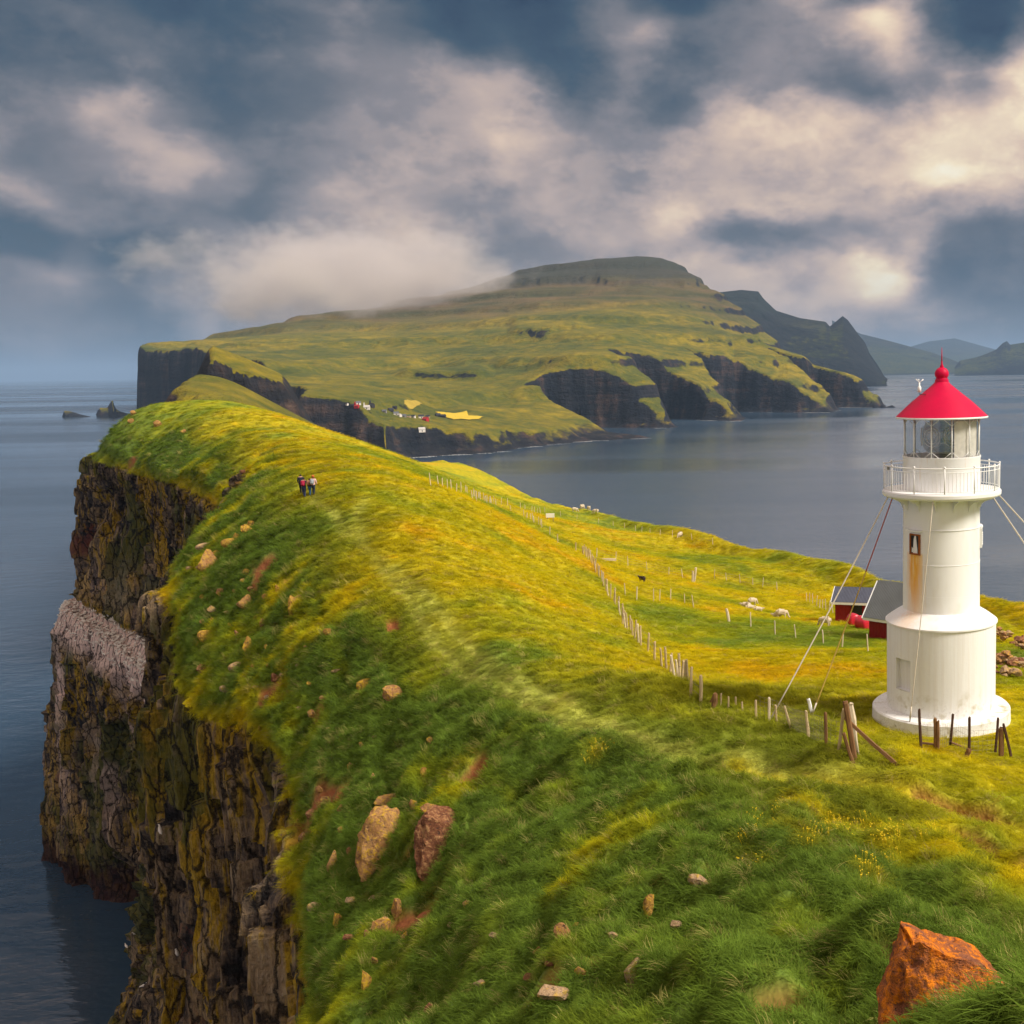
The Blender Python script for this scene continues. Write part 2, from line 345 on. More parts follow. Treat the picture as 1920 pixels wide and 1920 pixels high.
station([P(295, 2500, 108), P(300, 2080, 102), P(318, 1640, 96), P(322, 1480, 94), P(328, 1330, 93)], E[9], P(605, 940, 92), P(1180, 1180, 83), W(13.5, 94, -22.9), W(34, 108, -26.8))
station([P(196, 1985, 190), P(238, 1725, 152), P(300, 1550, 122), P(315, 1400, 112), P(322, 1230, 108)], E[10], P(575, 900, 106), P(1150, 1130, 98), W(12.5, 108, -25.6), W(28, 122, -27.8))
station([P(330, 1850, 205), P(345, 1650, 170), P(360, 1480, 140), P(370, 1350, 130), P(390, 1150, 124)], E[11], P(560, 880, 120), P(1120, 1080, 116), P(1600, 1170, 121), P(1700, 1112, 149))
station([P(400, 1850, 208), P(420, 1600, 190), P(440, 1350, 165), P(450, 1200, 155), P(468, 1010, 142)], E[12], P(555, 862, 136), P(1080, 1035, 139), P(1450, 1110, 146), P(1560, 1072, 176))
station([P(345, 1790, 218), P(350, 1520, 205), P(338, 1345, 186), P(345, 1262, 190), P(395, 1080, 173)], E[13], P(500, 840, 165), P(980, 977, 178), P(1280, 1042, 184), P(1300, 1010, 224))
station([SEA(285, 1765, -1), P(288, 1520, 212), P(302, 1335, 196), P(297, 1242, 203), P(335, 1060, 196)], E[14], P(450, 810, 192), P(880, 924, 211), P(1130, 992, 228), P(1150, 975, 264))
station([SEA(212, 1712, -1), P(205, 1450, 232), P(214, 1238, 223), P(228, 1182, 230), P(240, 1020, 229)], E[15], P(380, 783, 225), P(760, 868, 252), P(960, 930, 288), P(1010, 942, 318))
station([SEA(93, 1592, -1), P(97, 1370, 264), P(112, 1150, 258), P(152, 1116, 259), P(164, 1000, 256)], E[16], P(258, 766, 252), P(620, 822, 285), P(780, 868, 380), P(830, 872, 430))
e17 = W(-156, 292, -22)
station([W(-176, 315, -116), W(-171, 305, -88), W(-167, 298, -60), W(-164, 296, -50), W(-159, 294, -36)], e17, W(-122, 300, -16), W(-135, 345, -27), W(-152, 425, -41), W(-156, 478, -47))
e18 = W(-178, 370, -40)
station([W(-200, 400, -116), W(-196, 390, -88), W(-190, 380, -66), W(-187, 378, -58), W(-182, 373, -50)], e18, W(-165, 385, -36), W(-165, 410, -44), W(-172, 455, -48), W(-172, 500, -52))
NET = np.array(ST, float)
NS = len(ST)
UN = [6, 26, 60, 62, 56, 44, 40, 40, 44, 50, 48, 46, 44, 44, 44, 46, 40, 14]
VN = [3, 74, 84, 34, 84, 76, 46, 46, 62, 46, 46, 12, 4]
tu = np.concatenate([np.linspace(i, i+1, n, endpoint=False) for i, n in enumerate(UN)]+[[NS-1.0]])
tv = np.concatenate([np.linspace(i, i+1, n, endpoint=False) for i, n in enumerate(VN)]+[[13.0]])
V = catmull(NET, tu)                                 # (nu,14,3)
V = catmull(np.swapaxes(V, 0, 1), tv); V = np.swapaxes(V, 0, 1).copy()
NU, NV = V.shape[:2]
TU, TV = np.meshgrid(tu, tv, indexing='ij')
# smooth turf heights: thin plate through every turf control point
tp = [tuple(p) for s in ST for p in s[6:12]]
tp += [P(*a) for a in ((700, 860, 160), (700, 850, 205), (700, 842, 245), (800, 897, 150), (800, 887, 200), (800, 876, 245), (900, 938, 160), (900, 928, 185), (600, 824, 200), (600, 810, 245), (1400, 1287, 55), (1400, 1264, 60), (1400, 1232, 70), (1400, 1207, 80), (1600, 1290, 55), (1600, 1268, 60), (1600, 1236, 70), (1600, 1209, 80), (1500, 1180, 98), (1300, 1160, 98))]
tp = list({(round(a, 2), round(b, 2)): (a, b, c) for a, b, c in tp}.values())
HT = RBF(tp, 2e-4)
top = sstep(TV, 6.0, 6.35)*(1-sstep(TV, 10.6, 11.0))
V[:, :, 2] = V[:, :, 2]*(1-top)+HT(V[:, :, 0], V[:, :, 1])*top
V0 = V.copy()
def bvh_grid(Vg, step=1):
    A = Vg[::step, ::step]; nu, nv = A.shape[:2]; idx = np.arange(nu*nv).reshape(nu, nv)
    q = np.stack([idx[:-1, :-1], idx[1:, :-1], idx[1:, 1:], idx[:-1, 1:]], -1).reshape(-1, 4)
    return BVHTree.FromPolygons(A.reshape(-1, 3).tolist(), q.tolist())
BV0 = bvh_grid(V0, 2)
ORG = Vector((0, 0, CAMZ))
def hit(px, py, bv):
    r = bv.ray_cast(ORG, ray(px, py).normalized(), 3000)
    return r[0]
def poly_dist(X, Y, pts):
    """plan distance to a polyline"""
    d = np.full(X.shape, 1e9)
    for (ax, ay), (bx, by) in zip(pts[:-1], pts[1:]):
        vx, vy = bx-ax, by-ay; t = np.clip(((X-ax)*vx+(Y-ay)*vy)/(vx*vx+vy*vy+1e-9), 0, 1)
        d = np.minimum(d, np.hypot(X-ax-t*vx, Y-ay-t*vy))
    return d
def line_px(pts, bv=None):
    out = []
    for a in pts:
        h = hit(a[0], a[1], bv or BV0)
        if h is not None: out.append((h.x, h.y))
    return out
PATHS = [line_px([(1920, 1560), (1700, 1490), (1500, 1440), (1300, 1395), (1150, 1375), (1000, 1335), (900, 1265), (820, 1195), (760, 1110), (700, 1040), (640, 975), (600, 940), (575, 905)]),
         line_px([(1180, 1372), (1010, 1310), (880, 1205), (800, 1120), (740, 1060)]),
         line_px([(690, 1035), (672, 970), (680, 925)])]
RUTS = [line_px([(1380, 1420), (1560, 1460), (1700, 1485), (1800, 1510), (1890, 1545), (1920, 1560)]), line_px([(1480, 1480), (1600, 1530), (1720, 1570), (1800, 1592), (1870, 1608), (1920, 1640)])]
# bare earth: photo column, row, half length, half width (px), plan angle is left to the noise
SOIL = [(1775, 1505, 24), (1755, 1500, 24), (1735, 1494, 20), (1845, 1530, 24), (1865, 1538, 24), (1885, 1546, 20), (1840, 1595, 24), (1820, 1590, 24), (1800, 1584, 20), (1860, 1602, 20), (1912, 1640, 34), (474, 868, 24), (462, 885, 26), (450, 905, 26), (436, 928, 24), (424, 948, 22),
        (492, 1075, 18), (508, 1064, 12), (545, 1088, 16), (478, 1100, 10), (600, 1500, 36), (585, 1535, 30), (570, 1570, 30), (640, 1480, 20), (815, 1650, 44), (780, 1680, 34), (745, 1700, 24), (700, 1640, 22), (765, 1590, 20),
        (520, 1275, 18), (495, 1295, 16), (600, 1310, 14), (885, 1445, 24), (900, 1420, 16), (735, 1170, 10), (1080, 1790, 16), (1120, 1840, 22), (1250, 1880, 20), (1330, 1665, 10), (245, 880, 14),
        (1020, 1890, 40), (985, 1850, 22), (1460, 1870, 34), (1440, 1840, 22), (1240, 1695, 12), (1680, 1815, 20), (1225, 1095, 14)]
X, Y, Z = V[..., 0], V[..., 1], V[..., 2]
cliff = 1-sstep(TV, 5.80, 6.12)
right_cliff = sstep(TV, 11.0, 11.3)
PT = V.reshape(-1, 3)
shp = V.shape[:2]
def nz(*a, **k): return fbm(PT, *a, **k).reshape(shp)
# wavering lip and rock relief
Nrm = grid_normals(V)
if Nrm[NU//2, NV//2+60, 2] < 0: Nrm = -Nrm
dist = np.sqrt(X**2+Y**2)
big = nz((0.055, 0.055, 0.016), octv=3, seed=3)
colm = ridged(PT, (0.24, 0.24, 0.030), 3, seed=11).reshape(shp)
col2 = ridged(PT, (0.75, 0.75, 0.12), 2, seed=23).reshape(shp)
blk = nz((0.5, 0.5, 0.35), octv=4, seed=31)
zz = Z+nz((0.03, 0.03, 0.01), octv=2, seed=5)*7
strat = np.abs(((zz/8.7) % 1.0)-0.25); strat = np.where(((zz/8.7) % 1.0) < 0.25, strat*4, strat/0.75)
# fractured basalt: upright blocks of uneven width, broken at uneven heights
arc = np.concatenate([[0], np.cumsum(np.linalg.norm(np.diff(V0[:, np.argmin(abs(tv-4.6)), :2], axis=0), axis=1))])
def blocks(wd, hg, seed, warp):
    s_ = arc[:, None]+nz((0.25, 0.25, 0.05), octv=2, seed=seed)*warp+Z*0.035*np.sin(arc/37.0+seed)[:, None]
    f = s_/wd; i0 = np.floor(f); t = f-i0; z0 = np.zeros_like(i0, int)
    jit = _h(i0.astype(int), z0, z0, seed)*0.7; ci = np.where(t > jit+0.15, i0, i0-1)*1.0+0.0
    c_ = ci.astype(int); h1 = _h(c_, z0, z0, seed+1); zq = np.floor(Z/(hg*(0.6+0.8*h1))+7.7*h1).astype(int)
    return h1, _h(c_, zq, z0, seed+2)
b1, b1z = blocks(2.4, 7.5, 5, 0.7); b2, b2z = blocks(1.0, 2.6, 9, 0.35); b3, b3z = blocks(6.0, 20.0, 15, 1.6)
layi = np.floor(zz/7.5).astype(int); lay = _h(layi, np.floor(arc/23.0).astype(int)[:, None]+0*layi, 0*layi, 77)
frac = (b3-0.5)*1.7+(b3z-0.5)*1.5+(b1-0.5)*1.8+(b1z-0.5)*1.4+(b2-0.5)*0.95+(b2z-0.5)*0.85+(lay-0.5)*0.8
BLK = np.clip(0.5*b1z+0.5*b2z, 0, 1)
ledge = sstep(TV, 2.8, 3.05)*(1-sstep(TV, 3.95, 4.2))*sstep(TU, 12.4, 13.2)
cl_amp = cliff*(1-0.85*ledge)*sstep(TV, 0.0, 0.6)
cw = arc[:, None]+nz((0.06, 0.06, 0.03), octv=2, seed=103)*5.0
cq = np.stack([cw.ravel()*0.085, np.zeros(cw.size), Z.ravel()*0.006], 1)
cleft = np.exp(-(vnoise(cq, 107).reshape(shp)/0.13)**2)*(0.5+0.5*nz((0.02, 0.02, 0.012), octv=2, seed=109))
dpl = cl_amp*(-5.0*np.clip(cleft, 0, 1)*sstep(TV, 0.3, 1.0)*(1-sstep(TV, 5.3, 5.9))+big*1.8+colm*0.45+blk*0.30+(strat-0.5)*0.25+frac*1.0)
dpl += right_cliff*(big*2.0+blk*0.8)
# the sea cave at the headland's foot
for (cx_, cy_, rr) in ((196, 1690, 13.0), (222, 1730, 9.0)):
    c = np.array(SEA(cx_, cy_, 4)); r = np.sqrt(((V-c)*np.array([1, 1, .9]))**2 @ np.ones(3)); dpl -= 11*(1-sstep(r, 0, rr))*cliff
V = V+Nrm*dpl[..., None]
# turf: hummocks, tussocks, ruts
turf = (1-cliff)*(1-right_cliff)
lush = (1-sstep(TV, 7.3, 8.5))*turf                                   # the long lush grass of the steep seaward slope
nearm = 1-sstep(Y, 34, 70)
hum = nz((0.10, 0.10, 0.10), octv=3, seed=41)*0.85+(nz((0.42, 0.42, 0.42), octv=2, seed=47)+0.45*ridged(PT, (0.33, 0.26, 0.33), 2, seed=49).reshape(shp))*(0.46+0.34*nearm)+nz((1.1, 1.1, 1.1), octv=2, seed=53)*(0.15+0.12*nearm)
flat = np.exp(-((X-6.7)**2+(Y-44)**2)/6.5**2)
pd = np.min([poly_dist(X, Y, p) for p in PATHS], axis=0)
trod = np.exp(-(pd/0.48)**2)*turf*(0.75+0.5*nz((0.25, 0.25, 0.25), octv=2, seed=67))
lushw0 = np.clip(lush+0.9*nearm*(1-sstep(X, 0, 7)), 0, 1)*turf
h_amp = (0.35+0.85*np.clip(lush+0.75*nearm*(1-sstep(X, 2, 9)), 0, 1))*turf*(1-0.95*flat)
holl = sstep(nz((0.34, 0.30, 0.34), octv=3, seed=57), 0.20, 0.36)
holl2 = sstep(nz((0.9, 0.8, 0.9), octv=2, seed=59), 0.34, 0.48)
dz = hum*h_amp-0.10*trod-(0.50*holl+0.22*holl2)*np.clip(lushw0, 0, 1)*(1-trod)*(1-flat)
# the banks and hollows of the pasture below the lighthouse
dz += turf*0.9*nz((0.035, 0.06, 0.0), octv=2, seed=61)*sstep(Y, 50, 90)*(1-lush)
rd = np.min([poly_dist(X, Y, p) for p in RUTS], axis=0)
rut = np.exp(-(rd/0.32)**2)*turf
dz -= 0.16*rut
soil = np.zeros(shp)
ns = nz((0.9, 0.9, 0.9), octv=3, seed=71)
for (sx, sy, sr) in SOIL:
    h = hit(sx, sy, BV0)
    if h is None: continue
    rw = sr/FPX*h.y*1.9
    r = np.sqrt((X-h.x)**2+(Y-h.y)**2+(Z-h.z)**2)/rw
    soil = np.maximum(soil, 1-sstep(r+ns*0.55, 0.55, 1.05))
soil = soil*turf
dz -= soil*(0.28+0.25*nearm)
V[..., 2] += dz
pad = np.exp(-(np.hypot(X-6.85, Y-44.3)/4.6)**4)*turf
V[..., 2] = V[..., 2]*(1-pad)+(CAMZ-14.28)*pad
# colours (linear base colours)
c_green = np.array([0.120, 0.190, 0.026]); c_lime = np.array([0.270, 0.310, 0.012]); c_yel = np.array([0.470, 0.385, 0.006]); c_or = np.array([0.55, 0.33, 0.006]); c_path = np.array([0.430, 0.440, 0.085]); c_soil = np.array([0.30, 0.105, 0.040])
def lerp(a, b, t): return a+(b-a)*t[..., None]
def ground_colour(Pw, lush_, trod_, soil_, rut_):
    sh = Pw.shape[:-1]; q = Pw.reshape(-1, 3)
    f = lambda *a, **k: fbm(q, *a, **k).reshape(sh)
    n1 = f((0.05, 0.033, 0.05), octv=4, seed=81); n2 = f((0.22, 0.16, 0.2), octv=3, seed=83); n3 = f((0.9, 0.9, 0.9), octv=2, seed=85)
    c = lerp(np.broadcast_to(c_lime, Pw.shape), c_yel, sstep(n1*0.7+n2*0.4+n3*0.15, -0.30, 0.30))
    c = lerp(c, c_or, sstep(n1*0.5+n2*0.55+n3*0.2, 0.24, 0.52)*0.75)
    c = lerp(c, c_green, sstep(-n1*0.6-n2*0.5+n3*0.25, 0.10, 0.46)*0.75)
    g = lerp(np.broadcast_to(c_green, Pw.shape), c_lime, sstep(n2*0.8+n3*0.35+n1*0.5, -0.05, 0.55)*0.85)
    g = lerp(g, c_yel, sstep(n1*0.55+n2*0.6+n3*0.3, 0.22, 0.55)*0.75)
    c = lerp(c, g, lush_)
    c = lerp(c, c_path, trod_*0.68)
    c = lerp(c, c_yel*1.15, np.clip(rut_, 0, 1)*0.8)
    c = lerp(c, c_soil*np.array([1, 1, 1]), soil_)
    return c*(1+0.25*n3[..., None])
lushc = np.clip(lush+0.75*nearm*(1-sstep(X, 1, 9))+0.5*(1-sstep(Y, 20, 34)), 0, 1)*turf
COLR = ground_colour(V, lushc, trod, soil, rut)
guano = (sstep(TV, 2.70, 3.0)*(1-sstep(TV, 3.95, 4.12))*1.35+np.clip(1.9*nz((0.13, 0.13, 0.04), octv=3, seed=97)-0.02, 0, 1)*sstep(TV, 1.2, 2.2)*(1-sstep(TV, 2.6, 2.95))+0.22*sstep(TV, 4.1, 4.3)*(1-sstep(TV, 4.3, 5.0)))*sstep(TU, 12.6, 13.4)
guano = np.clip(guano, 0, 1.4)
lich = np.clip(1.15-0.75*guano-0.5*(1-sstep(Z, 15, 55))*sstep(TU, 11, 13), 0.1, 1)
Nf = grid_normals(V)
if Nf[NU//2, NV//2+60, 2] < 0: Nf = -Nf
rockm = np.clip(np.maximum(cliff, right_cliff*0.8), 0, 1)
# turf creeping down on the ledges of the upper cliff
rockm -= cliff*sstep(TV, 5.72, 6.0)*(0.30+0.55*nz((0.12, 0.12, 0.05), octv=3, seed=91))
rockm = np.clip(rockm, 0, 1)
islet = grid_mesh('islet_terrain', V, [M_TURF], {'col': COLR, 'rock': rockm, 'guano': guano, 'lichen': lich, 'blk': BLK}, flip=True)
tag(islet, kind='structure')
fl = (TV[:-1, :-1] > 5.95).ravel(); islet.data.polygons.foreach_set('use_smooth', fl)   # broken rock stays faceted
BV = bvh_grid(V, 1)

# ------------------------------------------------------------------ land beyond: plan-shaped islands with heights through measured points
def point_in_poly(x, y, poly):
    ins = np.zeros(x.shape, bool); n = len(poly)
    for i in range(n):
        x1, y1 = poly[i]; x2, y2 = poly[(i+1) % n]
        c = ((y1 > y) != (y2 > y)) & (x < (x2-x1)*(y-y1)/(y2-y1+1e-12)+x1); ins ^= c
    return ins
def polar_island(name, coast_px, pts, px0, px1, npx, ys, edge_w, seed, rough, terr=(0, 1), extra=None, mat=None, chop=1.0):
    poly = [PXY(a, b) for a, b in coast_px]
    H = RBF([P(*p) if p[0] != 'w' else p[1:] for p in pts], 1e-6)
    pxs = np.linspace(px0, px1, npx)
    d = np.array([PXY(p, 1.0)[0] for p in pxs])
    Yg = np.broadcast_to(ys[None, :], (npx, len(ys))).copy(); Xg = d[:, None]*Yg
    q = np.stack([Xg.ravel(), Yg.ravel(), np.zeros(Xg.size)], 1)
    # wobble the plan so that the shoreline breaks up
    wob = edge_w*chop
    wx = fbm(q, (1/(wob*3),)*3, 4, seed).reshape(Xg.shape)*wob; wy = fbm(q, (1/(wob*3),)*3, 4, seed+9).reshape(Xg.shape)*wob
    d0 = poly_dist(Xg+wx, Yg+wy, poly+[poly[0]]); sd = np.where(point_in_poly(Xg+wx, Yg+wy, poly), d0, -d0)
    h = H(Xg, Yg)
    h = h+rough*fbm(q, (1/420.,)*3, 5, seed+20).reshape(Xg.shape)+rough*0.30*fbm(q, (1/70.,)*3, 4, seed+25).reshape(Xg.shape)
    if terr[0]:
        a, s = terr; hh = h+14*fbm(q, (1/700.,)*3, 3, seed+40).reshape(Xg.shape); ph = (hh/s) % 1.0
        h = h+a*(sstep(ph, 0.0, 0.22)-ph)
    if extra is not None: h = extra(Xg, Yg, h)
    h = np.maximum(h, 6)
    m = sstep(sd, -edge_w*0.55, edge_w*0.45)
    low = 5*np.exp(-np.abs(sd)/(edge_w*0.9))-9*sstep(-sd, 0, edge_w*2)
    z = low*(1-m)+h*m
    Vv = np.stack([Xg, Yg, z], -1)
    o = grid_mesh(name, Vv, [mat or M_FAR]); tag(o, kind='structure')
    return o, Vv
def geo_space(a, b, n): return np.exp(np.linspace(math.log(a), math.log(b), n))
ISL_COAST = [(265, 3000), (345, 2850), (430, 2650), (470, 2100), (520, 1700), (560, 1540), (640, 1520), (728, 1495), (765, 1545), (800, 1565), (874, 1600), (940, 1690), (1000, 1735), (1100, 1840), (1188, 1885),
             (1150, 1975), (1060, 2090), (985, 2190), (1010, 2240), (1080, 2255), (1150, 2240), (1240, 2185), (1250, 2270), (1195, 2420), (1132, 2570), (1200, 2610), (1285, 2560), (1370, 2440), (1385, 2540), (1330, 2740), (1290, 2890),
             (1380, 2900), (1460, 2850), (1545, 2790), (1560, 2910), (1500, 3060), (1440, 3160), (1520, 3150), (1600, 3085), (1637, 3050), (1645, 3300), (1570, 3700), (1490, 4200), (1410, 4800), (1300, 5600), (1100, 6000), (800, 6000), (450, 5400), (330, 4600), (275, 3600)]
ISL_PTS = [(285, 652, 3050), (350, 650, 3300), (430, 658, 2800), (430, 640, 3500), (480, 690, 2200), (540, 735, 1750), (560, 700, 2200), (560, 650, 2900), (520, 612, 3800), (470, 632, 3700), (600, 748, 1640), (700, 772, 1620), (700, 735, 2000), (700, 690, 2600), (700, 640, 3300),
           (700, 588, 4000), (600, 592, 4200), (760, 795, 1600), (850, 812, 1650), (850, 770, 1850), (850, 720, 2250), (850, 680, 2700), (850, 630, 3300), (850, 585, 3900), (850, 545, 4400), (1000, 812, 1800), (1100, 818, 1890), (1170, 821, 1900), (1000, 775, 2000), (1010, 690, 2300), (1000, 660, 2650),
           (1000, 605, 3300), (1000, 555, 3900), (955, 522, 4600), (1090, 668, 2310), (1100, 630, 2800), (1100, 590, 3300), (1100, 540, 4000), (1090, 505, 4650), (1190, 505, 4650), (1280, 510, 4550), (1150, 680, 2290), (1200, 735, 2240), (1236, 785, 2195),
           (1140, 652, 2640), (1210, 656, 2690), (1280, 700, 2630), (1330, 735, 2550), (1365, 765, 2460), (1200, 620, 3000), (1200, 570, 3600), (1250, 535, 4100), (1300, 650, 2970), (1380, 675, 2960), (1460, 712, 2900), (1535, 748, 2810),
           (1310, 600, 3500), (1342, 548, 4200), (1395, 612, 3800), (1440, 640, 3280), (1450, 668, 3500), (1520, 682, 3240), (1600, 715, 3130), (1630, 738, 3070), (1550, 698, 3330),
           ('w', -1000, 5400, 330), ('w', -2200, 4800, 220), ('w', -600, 5600, 350), ('w', -300, 5000, 330), ('w', 0, 4600, 90), ('w', 200, 3700, 30), ('w', -2400, 4000, 180)]
ys = np.concatenate([geo_space(1440, 2000, 100), geo_space(2004, 3200, 170), geo_space(3210, 6200, 150)])
def isl_extra(x, y, h):
    px = CX+x/y*FPX; q = np.stack([x.ravel(), y.ravel(), 0*x.ravel()], 1); nn = fbm(q, (1/160.,)*3, 4, 371).reshape(x.shape)
    # the dark scarp under the summit, a crag above the village, broken ledges on the slope, gullied brow of the right flank
    h = h+20*sstep(h+nn*60, 420, 436)*sstep(px, 900, 960)-16*sstep(h, 380, 470)
    h = h+17*sstep(y+nn*70, 2300, 2325)*sstep(px, 740, 780)*(1-sstep(px, 905, 940))*(1-sstep(y, 2325, 2700))
    h = h+14*sstep(h+nn*45, 215, 222)*sstep(px, 960, 985)*(1-sstep(px, 1080, 1130))*(1-sstep(h, 225, 300))
    g_ = ridged(q, (1/190., 1/420., 1), 3, seed=381).reshape(x.shape)
    return h-16*np.clip(g_, 0, 1)*sstep(px, 1230, 1380)-5*np.clip(g_, 0, 1)
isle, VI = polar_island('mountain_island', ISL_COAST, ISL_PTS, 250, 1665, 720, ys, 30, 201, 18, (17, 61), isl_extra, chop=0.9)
BVI = bvh_grid(VI, 1)
# the far end of the islet, a grassy hill with a brown crag
HILL_COAST = [(240, 430), (262, 560), (295, 700), (330, 900), (370, 1120), (470, 1200), (560, 1120), (630, 950), (700, 760), (790, 570), (840, 440), (600, 400), (400, 400)]
HILL_PTS = [(290, 800, 440), (450, 800, 440), (600, 838, 440), (760, 868, 460), (300, 790, 520), (330, 756, 600), (400, 742, 600), (480, 768, 600), (560, 803, 600), (640, 832, 600), (720, 850, 560), (362, 712, 700), (408, 705, 720), (450, 735, 680), (500, 768, 660), (560, 800, 690),
            (470, 770, 790), (520, 792, 790), (425, 745, 790), (425, 752, 850), (480, 763, 850), (530, 780, 860), (560, 795, 870), (600, 806, 850), (630, 815, 760), (465, 735, 1000), (427, 733, 1000), (370, 700, 900), (450, 770, 1160), (560, 800, 1060)]
def hill_extra(x, y, h):
    px = CX+x/y*FPX; yc = np.interp(px, [395, 416, 450, 480, 532, 552, 600], [800, 806, 822, 826, 838, 850, 870])
    q = np.stack([x.ravel(), y.ravel(), 0*x.ravel()], 1); yc = yc+fbm(q, (1/22.,)*3, 3, 351).reshape(x.shape)*14
    return h+27*sstep(y-yc, -5, 7)*sstep(px, 372, 420)*(1-sstep(px, 535, 600))
ysh = np.concatenate([np.linspace(405, 640, 70), np.linspace(643, 1220, 190)])
hill, VH = polar_island('far_hill_of_the_islet', HILL_COAST, HILL_PTS, 255, 850, 420, ysh, 55, 301, 4.5, (0, 1), hill_extra, chop=0.3)
BVH_ = bvh_grid(VH, 1)

def loft_range(name, sky_px, Yr, depth, zf, seed, amp, nrow=60, mat=None):
    """a distant ridge: near foot, concave face, crest along the given skyline, far slope"""
    xs = [a for a, b in sky_px]; pxs = np.linspace(xs[0], xs[-1], 260); py = np.interp(pxs, xs, [b for a, b in sky_px])
    rows = []; t = np.linspace(0, 1, nrow)
    cr = np.array([P(a, b, Yr) for a, b in zip(pxs, py)])
    out = np.zeros((len(pxs), nrow, 3)); ker = np.hanning(61); ker /= ker.sum(); csm = np.convolve(np.pad(cr[:, 2], 30, mode='edge'), ker, 'valid')
    for j, s in enumerate(t):
        yy = Yr-depth*(1-s/0.7) if s < 0.7 else Yr+depth*1.2*(s-0.7)/0.3
        k = (s/0.7)**zf if s < 0.7 else (1-(s-0.7)/0.3)
        out[:, j, 0] = cr[:, 0]*yy/Yr; out[:, j, 1] = yy; bl = min(1, s/0.7)**2.5 if s < 0.7 else 1-(s-0.7)/0.3; out[:, j, 2] = (csm+(cr[:, 2]-csm)*bl)*k-8*(1-k)
    q = out.reshape(-1, 3); sh = out.shape[:2]
    kk = np.clip(out[..., 2]/np.maximum(cr[:, None, 2], 1), 0, 1)*np.where(t < 0.7, 1-(t/0.7)**6, 1)[None]
    out[..., 2] += amp*fbm(q, (1/(amp*9),)*3, 5, seed).reshape(sh)*kk
    out[..., 1] += amp*3*fbm(q, (1/(amp*7), 1/(amp*7), 1/(amp*25)), 5, seed+4).reshape(sh)*kk
    o = grid_mesh(name, out, [mat or M_FAR]); tag(o, kind='structure'); return o
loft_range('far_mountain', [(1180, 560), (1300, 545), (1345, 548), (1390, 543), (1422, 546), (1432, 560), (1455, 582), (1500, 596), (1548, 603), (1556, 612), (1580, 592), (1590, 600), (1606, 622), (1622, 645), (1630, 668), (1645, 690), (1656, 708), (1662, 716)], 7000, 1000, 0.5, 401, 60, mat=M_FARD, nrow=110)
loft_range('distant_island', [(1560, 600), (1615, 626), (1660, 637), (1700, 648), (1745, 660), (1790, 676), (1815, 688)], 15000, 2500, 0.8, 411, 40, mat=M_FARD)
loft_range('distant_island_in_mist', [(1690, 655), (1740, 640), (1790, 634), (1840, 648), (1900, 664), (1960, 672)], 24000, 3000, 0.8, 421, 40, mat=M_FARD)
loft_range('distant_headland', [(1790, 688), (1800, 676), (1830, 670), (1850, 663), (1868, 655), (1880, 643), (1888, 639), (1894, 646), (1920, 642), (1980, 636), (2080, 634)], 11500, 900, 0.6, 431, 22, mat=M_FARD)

# ------------------------------------------------------------------ sea
def make_sea():
    m, b, p, out = new_mat('sea water')
    geo = b.n('ShaderNodeNewGeometry'); pos = geo.outputs['Position']
    p.inputs['Base Color'].default_value = (0.034, 0.068, 0.118, 1); p.inputs['Roughness'].default_value = 0.16; p.inputs['IOR'].default_value = 1.6
    p.inputs['Specular IOR Level'].default_value = 0.5
    wa, _ = b.noise(b.vmath('MULTIPLY', pos, (0.6, 1, 1)), 0.12, 4, 0.62); wb, _ = b.noise(b.vmath('MULTIPLY', pos, (0.5, 1, 1)), 0.013, 3, 0.5)
    wc, _ = b.noise(b.vmath('MULTIPLY', pos, (0.12, 1, 1)), 0.0016, 4, 0.55)
    b.val(p.inputs['Roughness'], b.maprange(wc, 0.35, 0.65, 0.08, 0.28))
    bump(b, p, b.math('ADD', wa, b.math('MULTIPLY', wb, 2.0)), 0.8, 0.36)
    xs = np.concatenate([-geo_space(80000, 60, 40), geo_space(60, 80000, 40)]); ysq = np.concatenate([[-400], geo_space(30, 90000, 90)])
    Xs, Ys = np.meshgrid(xs, ysq, indexing='ij'); Vs = np.stack([Xs, Ys, np.zeros_like(Xs)], -1)
    o = grid_mesh('sea', Vs, [m]); tag(o, kind='structure'); return o
make_sea()

def surf_line(name, Vg, every, lo, hi, seed):
    """thin broken foam where swell meets rock: irregular flat patches along the waterline"""
    r = random.Random(seed); bm = bmesh.new(); n = 0
    for i in range(0, Vg.shape[0], every):
        z = Vg[i, :, 2]; k = np.where((z[:-1] < 0.3) & (z[1:] >= 0.3))[0]
        if not len(k) or r.random() < 0.55: continue
        c = Vg[i, k[0]]; w_ = r.uniform(lo, hi); vs_ = []
        for q in range(9):
            a = 2*math.pi*q/9; rr = w_*r.uniform(.5, 1.1); vs_.append(bm.verts.new((c[0]+rr*math.cos(a)*1.6, c[1]-w_*.4+rr*math.sin(a)*.9, 0.22+0.01*r.random())))
        bm.faces.new(vs_); n += 1
    m, b, p, out = new_mat(name+' foam'); geo = b.n('ShaderNodeNewGeometry'); f, _ = b.noise(geo.outputs['Position'], 0.35, 5, 0.7)
    p.inputs['Base Color'].default_value = (0.75, 0.78, 0.80, 1); b.val(p.inputs['Alpha'], b.maprange(f, 0.46, 0.62, 0.0, 0.85)); p.inputs['Roughness'].default_value = 0.7
    me = bpy.data.meshes.new(name); bm.to_mesh(me); bm.free(); me.materials.append(m); o = bpy.data.objects.new(name, me); COL.objects.link(o); tag(o, kind='stuff')
surf_line('surf', VI, 3, 4, 13, 5)

